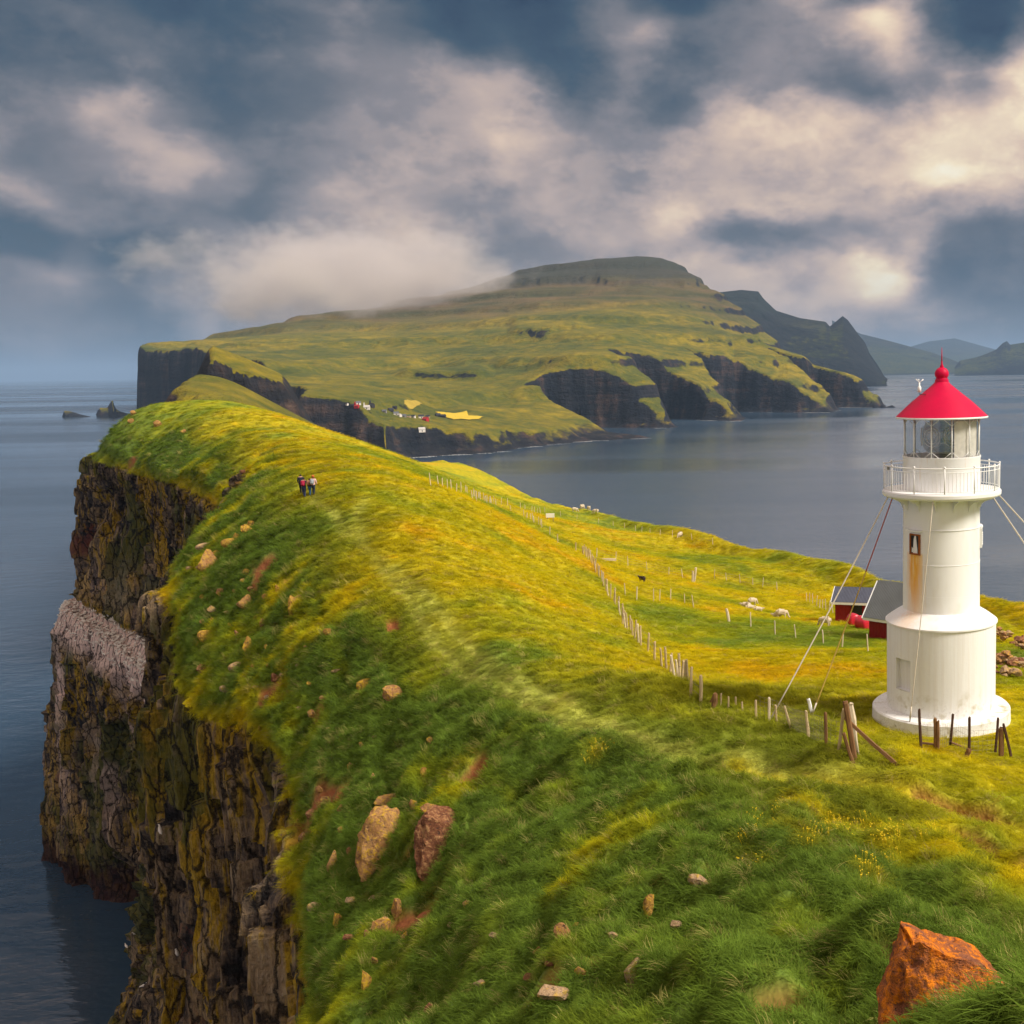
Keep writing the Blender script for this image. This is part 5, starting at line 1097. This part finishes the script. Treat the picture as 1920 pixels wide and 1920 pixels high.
# ------------------------------------------------------------------ hikers
def person(px, py, rz, H, jacket, trousers, hair, label, pack=None, lean=0.0, step=0.2, arm_out=0, cap=None):
    q = g(px, py); r = empty('person', q+Vector((0, 0, -0.02)), R_(rz)); r.scale = (H/1.75,)*3; tag(r, label, 'person', 'hikers on the ridge')
    l = lean; st = step
    V_ = [(0, 0, .95), (0, .02*l, 1.12), (0, .06*l, 1.36), (0, .08*l, 1.50), (0, .09*l, 1.60), (0, .10*l+.02, 1.70),
          (-.10, 0, .90), (-.11, st, .50), (-.11, st*.9, .08), (-.11, st*.9+.15, .035), (.10, 0, .90), (.11, -st*.4, .50), (.11, -st*1.2, .10), (.11, -st*1.2+.14, .035),
          (-.20, .06*l, 1.42), (-.27, .02-.10*st, 1.14), (-.24, .16, .92), (.20, .06*l, 1.42), (.27+.12*arm_out, .02+.1*st, 1.16), (.25+.30*arm_out, .18, .95+.05*arm_out)]
    E_ = [(0, 1), (1, 2), (2, 3), (3, 4), (4, 5), (0, 6), (6, 7), (7, 8), (8, 9), (0, 10), (10, 11), (11, 12), (12, 13), (2, 14), (14, 15), (15, 16), (2, 17), (17, 18), (18, 19)]
    Rr = [(.17, .13), (.16, .125), (.19, .14), (.065, .065), (.095, .105), (.085, .095), (.105, .11), .075, .05, .04, (.105, .11), .075, .05, .04, .085, .06, .045, .085, .06, .045]
    me = skin_mesh('body', V_, E_, Rr, 0, 1); names = ('cloth %s' % (jacket,), 'cloth %s' % (trousers,), 'skin', 'cloth %s' % (hair,))
    for nm, c in zip(names, (jacket, trousers, (0.45, 0.26, 0.18), hair)): me.materials.append(bpy.data.materials.get(nm) or mat(nm, c, 0.85, var=0.1))
    co = np.zeros(len(me.vertices)*3); me.vertices.foreach_get('co', co); co = co.reshape(-1, 3)
    for p in me.polygons:
        c = co[list(p.vertices)].mean(0); p.material_index = 0
        if c[2] > 1.56 and (c[1] < .10*l+.06 or c[2] > 1.69): p.material_index = 3
        elif c[2] > 1.47: p.material_index = 2
        elif c[2] < .93 and abs(c[0]) < .20: p.material_index = 1
        elif abs(c[0]) > .19 and c[2] < 1.0: p.material_index = 2
        if c[2] < .10: p.material_index = 3
    mesh_obj('body', me, r)
    if pack:
        bm = bmesh.new(); b_box(bm, (-.17, -.32, 1.02), (.17, -.12, 1.48)); bmesh.ops.bevel(bm, geom=list(bm.edges), offset=.06, segments=2, affect='EDGES'); bp = bm_obj('backpack', bm, mat('pack %s' % (pack,), pack, 0.8), r, smooth=True)
        bm = bmesh.new(); b_box(bm, (-.12, -.37, 1.06), (.12, -.30, 1.24)); bmesh.ops.bevel(bm, geom=list(bm.edges), offset=.03, segments=1, affect='EDGES'); bm_obj('pocket', bm, bpy.data.materials['pack %s' % (pack,)], bp, smooth=True)
    if cap:
        bm = bmesh.new(); bmesh.ops.create_uvsphere(bm, u_segments=14, v_segments=10, radius=.13, matrix=Matrix.Translation((0, .10*l, 1.70))); bm_obj('hood', bm, mat('hood', cap, .9), r, smooth=True)
person(571, 932, 4, 1.80, (0.05, 0.02, 0.03), (0.035, 0.05, 0.13), (0.02, 0.015, 0.015), 'hiker in red jacket and blue jeans, walking in front on the left', pack=(0.36, 0.012, 0.05), arm_out=1, lean=1)
person(565.5, 926, 2, 1.84, (0.018, 0.022, 0.045), (0.02, 0.02, 0.03), (0.02, 0.015, 0.015), 'hiker in dark navy jacket, partly behind the red jacket', lean=.5, step=.12)
person(581.5, 929, -4, 1.60, (0.06, 0.035, 0.03), (0.03, 0.13, 0.30), (0.05, 0.03, 0.02), 'hiker in bright blue jeans with a brown shoulder bag', pack=(0.30, 0.15, 0.08), lean=.5)
person(588.5, 928, 0, 1.74, (0.70, 0.45, 0.42), (0.02, 0.03, 0.05), (0.40, 0.12, 0.03), 'red-haired hiker in pale pink top with grey backpack, on the right', pack=(0.30, 0.34, 0.38), lean=.8, cap=(0.50, 0.14, 0.03))

# ------------------------------------------------------------------ seabirds
M_GAN = mat('gannet white', (0.80, 0.76, 0.70), 0.7, var=0.05); M_BEAK = mat('gannet head', (0.70, 0.52, 0.22), 0.7)
def bird_mesh(name, upright):
    bm = bmesh.new()
    if upright: b_tube(bm, [(-.20, 0, .12), (-.08, 0, .22), (.02, 0, .42), (.06, 0, .60), (.07, 0, .74), (.11, 0, .82), (.30, 0, .80)], [.02, .12, .15, .10, .055, .055, .008], 7)
    else: b_tube(bm, [(-.48, 0, .10), (-.25, 0, .16), (0, 0, .20), (.20, 0, .26), (.28, 0, .40), (.33, 0, .48), (.50, 0, .46)], [.015, .10, .16, .12, .055, .055, .008], 7)
    me = bpy.data.meshes.new(name); bm.to_mesh(me); bm.free(); me.materials.append(M_GAN); me.shade_smooth(); return me
BIRD_U, BIRD_S = bird_mesh('seabird', True), bird_mesh('seabird', False)
def bird(q, me, rz, s, label, group):
    o = mesh_obj('seabird', me, None, q, (0, 0, rz), (s,)*3); tag(o, label, 'bird', group)
for (a, b_, me, lb_) in ((333, 1795, BIRD_U, 'white gannet standing upright alone on the ochre cliff'), (301, 1565, BIRD_U, 'white gannet on top of the pointed rock pillar'), (254, 1752, BIRD_S, 'white gannet low on the pillar edge above the dark water'), (237, 1776, BIRD_S, 'white gannet at the left foot of the pillar'), (269, 1850, BIRD_S, 'white gannet on a ledge near the bottom of the cliff'), (226, 1852, BIRD_S, 'white gannet lowest down beside the dark sea')):
    q = g(a, b_)
    if q is not None: bird(q-Vector((0, 0, .05)), me, rnd.uniform(0, 6), 1.05, lb_, 'lone gannets on the near cliff')
# the colony on the white ledge
cand = []
iu = np.where((tu > 13.2) & (tu < 16.0))[0]; iv = np.where((tv > 2.92) & (tv < 4.12))[0]
for _ in range(1050):
    i, j = rnd.choice(iu), rnd.choice(iv); p = V[i, j]*(1-0.0)
    k = rnd.random(); a = V[i, j]; b_ = V[min(i+1, NU-1), j]; c_ = V[i, min(j+1, NV-1)]
    cand.append(Vector(a+(b_-a)*rnd.random()+(c_-a)*rnd.random()))
cand.sort(key=lambda p: p.y)
rnd2 = random.Random(3)
vis = [p for p in cand if (lambda h: h[0] is None or (h[0]-p).length < 2.0)(BV.ray_cast(ORG, (p-ORG).normalized(), 900))]
for p in vis[:290]: bird(p+Vector((0, 0, .05)), BIRD_S, rnd2.uniform(0, 6), rnd2.uniform(.95, 1.2), 'white gannet sitting in the crowded colony on the pale cliff ledge', 'gannet colony on the white ledge')
bm = bmesh.new()
for p in vis[290:]:
    bmesh.ops.create_icosphere(bm, subdivisions=1, radius=.2, matrix=Matrix.Translation(p+Vector((0, 0, .2)))@Matrix.Rotation(rnd2.uniform(0, 6), 4, 'Z')@Matrix.Diagonal((1.9, .9, .9, 1)))
o = bm_obj('gannet_colony', bm, M_GAN); tag(o, 'far birds of the gannet colony on the white ledge', kind='stuff')

# ------------------------------------------------------------------ village across the sound
def plain(name, col): return mat(name, col, 0.8, var=0.08, scale=.4)
HW = {'w': plain('white house wall', (0.74, 0.70, 0.64)), 'r': plain('red house wall', (0.42, 0.02, 0.03)), 'd': plain('dark house wall', (0.035, 0.035, 0.045)), 'g': plain('grey house wall', (0.26, 0.25, 0.25)), 't': plain('tan house wall', (0.44, 0.30, 0.20))}
HR = {'d': plain('dark house roof', (0.03, 0.035, 0.05)), 'r': plain('red house roof', (0.36, 0.03, 0.03)), 'g': plain('turf house roof', (0.07, 0.09, 0.03)), 's': plain('slate house roof', (0.13, 0.14, 0.17)), 'w': plain('pale house roof', (0.50, 0.48, 0.46))}
VIL = [(651, 759, 7, 'w', 'd', 'white house farthest left above the sea cliff'), (669, 764, 10, 'r', 'r', 'red house left of the white church'), (672, 758, 10, 'w', 's', 'white house standing above the red one'), (662, 762, 8, 'd', 'd', 'dark hut at the left end of the village'), (688, 767, 13, 'w', 'w', 'white church with a pointed steeple'),
       (697, 763, 13, 'd', 'd', 'dark-roofed barn right of the church'), (721, 773, 9, 'g', 's', 'grey house at the left of the main cluster'), (733, 771, 11, 'd', 'd', 'dark blue house in the main cluster'), (740, 766, 9, 'd', 'd', 'dark house topmost in the main cluster'), (743, 778, 11, 'w', 's', 'white gabled house in the main cluster'),
       (749, 781, 10, 'w', 'w', 'white house at the front of the main cluster'), (757, 782, 10, 'g', 's', 'grey house right of the main cluster'), (766, 782, 9, 't', 'g', 'tan turf-roofed house in the row'), (775, 783, 9, 'w', 'd', 'small white house in the row'), (790, 784, 12, 'w', 'd', 'white house with dark roof beside the red one'),
       (798, 789, 13, 'r', 'r', 'bright red house lowest in the village'), (802, 783, 9, 't', 'd', 'tan house behind the bright red one'), (821, 781, 11, 'd', 'd', 'dark shed left of the yellow field'), (831, 783, 11, 'd', 'd', 'dark shed touching the yellow field'), (791, 809, 14, 'w', 'w', 'white building alone down by the landing')]
for i, (a, b_, sz, wk, rk_, lb_) in enumerate(VIL):
    q = g(a, b_, BVI)
    if q is None: continue
    k = sz/FPX*q.y*.62; ch = 'church' in lb_
    house('church' if ch else 'house', q, R_((37*i) % 90-45), k*1.35, k*.85, k*.48, k*.42, HW[wk], HR[rk_], lb_, 'church' if ch else 'house', 'village houses across the sound', ov=.3, detail=False, tower=ch)
# hay fields
def field(name, poly, col, rise=1.2):
    xs, ys_ = [p[0] for p in poly], [p[1] for p in poly]; n = 80; gx, gy = np.meshgrid(np.linspace(min(xs), max(xs), n), np.linspace(min(ys_), max(ys_), n), indexing='ij')
    ins = point_in_poly(gx, gy, poly); bm = bmesh.new(); vv = {}
    def vt(i, j):
        if (i, j) not in vv: vv[(i, j)] = bm.verts.new((gx[i, j], gy[i, j], gz(gx[i, j], gy[i, j], BVI)+rise))
        return vv[(i, j)]
    for i in range(n-1):
        for j in range(n-1):
            if ins[i, j] and ins[i+1, j] and ins[i, j+1] and ins[i+1, j+1]: bm.faces.new((vt(i, j), vt(i+1, j), vt(i+1, j+1), vt(i, j+1)))
    tag(bm_obj(name, bm, mat(name.replace('_', ' ')+' stubble', col, .95, var=.12, scale=.06), None, smooth=True), kind='structure')
def px_field(name, pts, col):
    q = [g(*p, BVI) for p in pts]; field(name, [(p.x, p.y) for p in q], col)
px_field('hay_field', [(815, 773), (876, 771), (879, 780), (907, 782), (898, 787), (850, 788)], (0.58, 0.42, 0.03))
px_field('mown_field', [(757, 752), (780, 752), (800, 754), (790, 759), (757, 759)], (0.38, 0.28, 0.04))
# ------------------------------------------------------------------ skerries in the open sea
def stack(name, prof, Yd, depth, label_kind, seed):
    """prof: skyline as (photo column, row); built as a rock with thickness"""
    xs = [p[0] for p in prof]; cols = np.linspace(xs[0], xs[-1], 60); py = np.interp(cols, xs, [p[1] for p in prof]); n = 18; G = np.zeros((60, n, 3))
    for i, (a, b_) in enumerate(zip(cols, py)):
        top_ = P(a, b_, Yd)
        for j in range(n):
            t = j/(n-1)*2-1; k = (1-abs(t)**1.6); y = Yd+t*depth*(0.45+.55*min(1, max(top_[2], 0)/40)); G[i, j] = (top_[0]*y/Yd, y, max(top_[2], 1)*k-3)
    q = G.reshape(-1, 3); G += (np.stack([fbm(q, (.03,)*3, 4, seed+k)*7 for k in range(3)], 1).reshape(G.shape))*np.array([.7, .7, .35])
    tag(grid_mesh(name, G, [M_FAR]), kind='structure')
stack('skerry', [(117, 779), (121, 769), (128, 769), (140, 772), (155, 776), (171, 779)], 3400, 40, '', 501)
stack('sea_stack', [(180, 776), (183, 768), (188, 763), (202, 763), (206, 755), (210, 748), (214, 757), (217, 764), (226, 770), (240, 773), (262, 776)], 3400, 50, '', 507)
stack('skerry', [(1634, 768), (1640, 757), (1650, 760), (1655, 756), (1662, 761), (1672, 758), (1682, 764)], 3020, 30, '', 511)
stack('skerry', [(1668, 717), (1674, 714), (1685, 714), (1697, 717)], 7600, 60, '', 517)

# ------------------------------------------------------------------ grass: tufts scattered over the turf, one uncountable object
def blade_tuft(name, n, L0, L1, wdt, spread, lean, seed, m):
    r = random.Random(seed); vs_, fs = [], []
    for _ in range(n):
        a = r.uniform(0, 2*math.pi); rad = spread*math.sqrt(r.random()); x0, y0 = rad*math.cos(a), rad*math.sin(a)
        L_ = r.uniform(L0, L1); yaw = r.gauss(0, 1.15); bx, by = math.cos(yaw), math.sin(yaw); ox, oy = -by*wdt/2, bx*wdt/2; ln = lean*r.uniform(.5, 1.3); k = len(vs_)
        for j, (t, wk) in enumerate(((0, 1.0), (.45, .85), (.8, .55))):
            h = L_*(t-ln*0.45*t*t); f = L_*ln*t**1.6; vs_ += [(x0+bx*f-ox*wk, y0+by*f-oy*wk, h), (x0+bx*f+ox*wk, y0+by*f+oy*wk, h)]
        t = 1.0; vs_.append((x0+bx*L_*ln, y0+by*L_*ln, L_*(1-ln*.5)))
        fs += [(k, k+1, k+3, k+2), (k+2, k+3, k+5, k+4), (k+4, k+5, k+6)]
    me = bpy.data.meshes.new(name); me.from_pydata(vs_, [], fs); me.materials.append(m); me.shade_smooth(); return me
def blade_mat():
    m = bpy.data.materials.new('grass blades'); m.use_nodes = True; t = m.node_tree; t.nodes.clear(); b = NB(t); out = b.n('ShaderNodeOutputMaterial')
    c = attr(b, 'gcol', 'Color', 'INSTANCER'); oi = b.n('ShaderNodeObjectInfo'); geo = b.n('ShaderNodeNewGeometry')
    n, _ = b.noise(geo.outputs['Position'], 3.0, 2, 0.6)
    f = b.math('ADD', b.math('MULTIPLY', oi.outputs['Random'], 0.45), b.math('MULTIPLY_ADD', n, 0.9, 0.42)); c = b.mix(1.0, c, f, 'MULTIPLY')
    df = b.n('ShaderNodeBsdfDiffuse'); b.link(c, df.inputs[0]); tr = b.n('ShaderNodeBsdfTranslucent'); b.link(c, tr.inputs[0])
    mx = b.n('ShaderNodeMixShader'); mx.inputs[0].default_value = 0.30; b.link(df.outputs[0], mx.inputs[1]); b.link(tr.outputs[0], mx.inputs[2])
    b.link(mx.outputs[0], out.inputs[0]); return m
M_BLADE = blade_mat()
def scatter(name, meshes, pts, rot, scl, colr, kind='stuff'):
    cl = bpy.data.collections.new(name+'_source')
    for i, me in enumerate(meshes): cl.objects.link(bpy.data.objects.new('%s_%02d' % (me.name, i), me))
    n = len(pts); me = bpy.data.meshes.new(name); me.vertices.add(n); me.vertices.foreach_set('co', pts.astype(np.float32).ravel())
    for k, a in (('rot', rot), ('scl', scl)):
        at = me.attributes.new(k, 'FLOAT_VECTOR', 'POINT'); at.data.foreach_set('vector', a.astype(np.float32).ravel())
    at = me.attributes.new('gcol', 'FLOAT_COLOR', 'POINT'); c = np.ones((n, 4), np.float32); c[:, :3] = colr; at.data.foreach_set('color', c.ravel())
    at = me.attributes.new('pick', 'INT', 'POINT'); at.data.foreach_set('value', np.random.RandomState(1).randint(0, len(meshes), n).astype(np.int32))
    o = bpy.data.objects.new(name, me); COL.objects.link(o); tag(o, kind=kind)
    ng = bpy.data.node_groups.new(name, 'GeometryNodeTree'); ng.interface.new_socket('Geometry', in_out='INPUT', socket_type='NodeSocketGeometry'); ng.interface.new_socket('Geometry', in_out='OUTPUT', socket_type='NodeSocketGeometry')
    gi = ng.nodes.new('NodeGroupInput'); go = ng.nodes.new('NodeGroupOutput'); ip = ng.nodes.new('GeometryNodeInstanceOnPoints'); ci = ng.nodes.new('GeometryNodeCollectionInfo')
    ci.inputs['Collection'].default_value = cl; ci.inputs['Separate Children'].default_value = True; ci.inputs['Reset Children'].default_value = True
    def na(nm, ty):
        x = ng.nodes.new('GeometryNodeInputNamedAttribute'); x.data_type = ty; x.inputs[0].default_value = nm; return x.outputs[0]
    er = ng.nodes.new('FunctionNodeEulerToRotation'); L_ = ng.links.new
    L_(gi.outputs[0], ip.inputs['Points']); L_(ci.outputs[0], ip.inputs['Instance']); ip.inputs['Pick Instance'].default_value = True; L_(na('pick', 'INT'), ip.inputs['Instance Index'])
    L_(na('rot', 'FLOAT_VECTOR'), er.inputs[0]); L_(er.outputs[0], ip.inputs['Rotation']); L_(na('scl', 'FLOAT_VECTOR'), ip.inputs['Scale']); L_(ip.outputs[0], go.inputs[0])
    md = o.modifiers.new('scatter', 'NODES'); md.node_group = ng; return o
# candidate cells of the turf grid
rs = np.random.RandomState(11)
Vc = (V[:-1, :-1]+V[1:, 1:])/2; du_ = V[1:, :-1]-V[:-1, :-1]; dv_ = V[:-1, 1:]-V[:-1, :-1]; area = np.linalg.norm(np.cross(du_, dv_), axis=2)
cen = lambda a: a[:-1, :-1]
Yc = Vc[..., 1]; proj = (Vc-np.array([0, 0, CAMZ]))@np.array(CAMR); pxg = CX-proj[..., 0]/proj[..., 2]*FPX; pyg = CY+proj[..., 1]/proj[..., 2]*FPX
inview = (proj[..., 2] < -3) & (pxg > -120) & (pxg < 2060) & (pyg < 2120)
dens = np.interp(Yc, [8, 20, 30, 45, 70, 110, 170, 230, 300], [60, 60, 46, 30, 17, 8, 3.6, 1.4, 0.0])
msk = cen(turf)*(1-cen(rockm))*(1-sstep(cen(soil), 0.05, 0.45))*(1-0.92*np.clip(cen(rut)*(cen(soil) > .2), 0, 1))*inview
for o_ in [o for o in bpy.data.objects if o.name.startswith('boulder')]:
    msk *= np.hypot(Vc[..., 0]-o_.location.x, Vc[..., 1]-o_.location.y) > o_.scale.x*0.55
msk *= (np.hypot(Vc[..., 0]-LX, Vc[..., 1]-LYY) > 2.9)
lipm = cen(cliff)*(1-sstep(cen(rockm), 0.25, 0.55))*inview                        # shaggy turf hanging over the lip
lam = (dens*np.clip(msk+0.7*lipm, 0, 1)*area)
cnt = rs.poisson(np.clip(lam, 0, 60)); ii, jj = np.nonzero(cnt); rep = cnt[ii, jj]; ii = np.repeat(ii, rep); jj = np.repeat(jj, rep); nP = len(ii)
fa, fb = rs.rand(nP, 1), rs.rand(nP, 1)
PP = V[ii, jj]+(V[ii+1, jj]-V[ii, jj])*fa+(V[ii, jj+1]-V[ii, jj])*fb
NN = Nf[ii, jj]; YY = PP[:, 1]
cl_ = COLR[ii, jj]; lu = lushc[ii, jj]; td = trod[ii, jj]
# yellow buttercup patches near the path
def patch(px, py, rx):
    h = hit(px, py, BV); r_ = rx/FPX*h.y*1.5
    return np.exp(-(np.hypot(PP[:, 0]-h.x, PP[:, 1]-h.y)/r_)**2)
bc = np.zeros(nP)
for a in ((1470, 1565, 48), (1450, 1605, 40), (1530, 1550, 44), (1640, 1515, 26), (1665, 1580, 30), (1640, 1640, 26), (1700, 1630, 28), (1740, 1650, 26), (1600, 1600, 20), (1120, 1408, 12), (1385, 1575, 12), (1760, 1690, 18)): bc = np.maximum(bc, patch(*a))
bc *= sstep(fbm(PP, (0.9,)*3, 4, 131), -0.30, 0.30)
cl_ = lerp(cl_, np.array([0.50, 0.40, 0.012]), np.clip(bc, 0, 1)*0.6)
dry = (rs.rand(nP) < 0.03)*1.0; cl_ = lerp(cl_, np.array([0.46, 0.36, 0.14]), dry*0.55); cl_ = cl_*(0.72+0.56*rs.rand(nP, 1))
flow = fbm(PP, (0.10,)*3, 2, 141)*1.1
ang = np.where(lu > .5, math.radians(215), math.radians(200))+flow+rs.randn(nP)*0.75
ax = np.stack([0.35*NN[:, 0], 0.35*NN[:, 1], 0.65+0.35*NN[:, 2]], 1)+0.18*np.stack([np.cos(ang), np.sin(ang), 0*ang], 1); ax /= np.linalg.norm(ax, axis=1, keepdims=True)
# rotation that takes +Z to ax with the blades leaning along ang
rx_ = -np.arcsin(np.clip(ax[:, 1], -1, 1)); ry_ = np.arctan2(ax[:, 0], ax[:, 2])
rot = np.zeros((nP, 3))
zx = np.stack([np.cos(ang), np.sin(ang), 0*ang], 1); zx -= ax*(zx*ax).sum(1, keepdims=True); zx /= np.linalg.norm(zx, axis=1, keepdims=True); zy = np.cross(ax, zx)
rot[:, 0] = np.arctan2(zy[:, 2], ax[:, 2]); rot[:, 1] = np.arcsin(np.clip(-zx[:, 2], -1, 1)); rot[:, 2] = np.arctan2(zx[:, 1], zx[:, 0])
hgt = (0.42+0.75*lu)*(1-0.72*td)*(0.6+0.8*rs.rand(nP)**1.5)*(1+0.45*fbm(PP, (0.6,)*3, 3, 151))*(1+0.35*dry)
hgt *= np.interp(YY, [20, 34, 60, 120, 200], [0.72, 0.85, 1.05, 1.2, 1.3])
wid = np.interp(YY, [20, 45, 80, 140, 220], [1.0, 1.25, 1.9, 2.8, 3.6])
scl = np.stack([wid, wid, hgt*np.interp(YY, [20, 80, 200], [1, 1.15, 1.3])], 1)
TUF = [blade_tuft('tuft', 24, 0.16, 0.44, 0.011, 0.15, l_, 200+k, M_BLADE) for k, l_ in enumerate((.75, .9, 1.0, .6, 1.1, .85))]
scatter('grass', TUF, PP-NN*0.02, rot, scl, cl_)
print('GRASS', nP)
# buttercups
M_BUT = mat('buttercup petals', (0.80, 0.56, 0.005), 0.6, var=0.1)
sel = rs.rand(nP) < np.clip(bc, 0, 1)*0.16
def flower_me():
    bm = bmesh.new(); r = random.Random(4)
    for _ in range(14):
        x, y, z = r.uniform(-.3, .3), r.uniform(-.3, .3), r.uniform(.18, .36); vs_ = [bm.verts.new((x+.017*math.cos(k*math.pi/3), y+.017*math.sin(k*math.pi/3), z+(.008 if k % 2 else 0))) for k in range(6)]; bm.faces.new(vs_)
        a = bm.verts.new((x-.003, y, z)); b_ = bm.verts.new((x+.003, y, z)); c_ = bm.verts.new((x, y, 0)); bm.faces.new((a, b_, c_))
    me = bpy.data.meshes.new('buttercup'); bm.to_mesh(me); bm.free(); me.materials.append(M_BUT); return me
scatter('buttercups', [flower_me()], PP[sel], rot[sel], np.ones((sel.sum(), 3)), cl_[sel])

# ------------------------------------------------------------------ air: even sea haze, and the cloud that caps the mountain
def box_obj(name, lo, hi):
    me = bpy.data.meshes.new(name); v = [(x, y, z) for x in (lo[0], hi[0]) for y in (lo[1], hi[1]) for z in (lo[2], hi[2])]
    f = [(0, 1, 3, 2), (4, 6, 7, 5), (0, 4, 5, 1), (2, 3, 7, 6), (0, 2, 6, 4), (1, 5, 7, 3)]
    me.from_pydata(v, [], f); o = bpy.data.objects.new(name, me); COL.objects.link(o); return o
hz = box_obj('haze', (-82000, -3000, -16), (82000, 92000, 900)); tag(hz, kind='stuff')
hm = bpy.data.materials.new('sea haze'); hm.use_nodes = True; hm.node_tree.nodes.clear(); b = NB(hm.node_tree)
ho = b.n('ShaderNodeOutputMaterial'); pv = b.n('ShaderNodeVolumePrincipled'); b.link(pv.outputs[0], ho.inputs['Volume'])
pv.inputs['Color'].default_value = (0.35, 0.54, 0.82, 1); pv.inputs['Density'].default_value = 3.8e-5; pv.inputs['Anisotropy'].default_value = 0.0
hz.data.materials.append(hm)

def cloud_cap():
    me = bpy.data.meshes.new('mountain_cloud'); bm = bmesh.new(); bmesh.ops.create_icosphere(bm, subdivisions=4, radius=1.0)
    c = np.array(P(655, 520, 4150)); half = np.array([1150.0, 900.0, 430.0])
    for v in bm.verts: v.co = (c[0]+v.co.x*half[0], c[1]+v.co.y*half[1], c[2]+v.co.z*half[2])
    bm.to_mesh(me); bm.free()
    o = bpy.data.objects.new('mountain_cloud', me); COL.objects.link(o); tag(o, kind='stuff')
    m = bpy.data.materials.new('cloud'); m.use_nodes = True; m.node_tree.nodes.clear(); b = NB(m.node_tree)
    out = b.n('ShaderNodeOutputMaterial'); vol = b.n('ShaderNodeVolumePrincipled'); b.link(vol.outputs[0], out.inputs['Volume'])
    geo = b.n('ShaderNodeNewGeometry'); pos = geo.outputs['Position']
    q = b.vmath('MULTIPLY', b.vmath('SUBTRACT', pos, tuple(c)), tuple(1/half))
    _, wc = b.noise(pos, 0.0021, 4, 0.62)
    q = b.vmath('ADD', q, b.vmath('MULTIPLY', b.vmath('SUBTRACT', wc, (0.5, 0.5, 0.5)), (1.15, 0.8, 0.95)))
    sx = b.n('ShaderNodeSeparateXYZ'); b.link(q, sx.inputs[0])
    cx_ = b.n('ShaderNodeCombineXYZ'); b.link(sx.outputs[0], cx_.inputs[0]); b.link(sx.outputs[1], cx_.inputs[1])
    b.link(b.math('MULTIPLY', b.math('ADD', sx.outputs[2], b.math('MULTIPLY', sx.outputs[0], 0.10)), 1.25), cx_.inputs[2])
    n, _ = b.noise(b.vmath('MULTIPLY', pos, (1, 1, 1.6)), 0.0065, 5, 0.66)
    f = b.math('SUBTRACT', b.math('MULTIPLY', n, 1.1), b.vmath('LENGTH', cx_.outputs[0]))
    hull = b.vmath('LENGTH', b.vmath('MULTIPLY', b.vmath('SUBTRACT', pos, tuple(c)), tuple(1/half)))
    den = b.math('MULTIPLY', b.maprange(f, -0.02, 0.42, 0.0, 0.0062), b.maprange(hull, 0.97, 0.75))
    b.link(den, vol.inputs['Density']); vol.inputs['Color'].default_value = (0.93, 0.90, 0.91, 1); vol.inputs['Anisotropy'].default_value = 0.2
    me.materials.append(m); m.cycles.volume_step_rate = 0.6
cloud_cap()
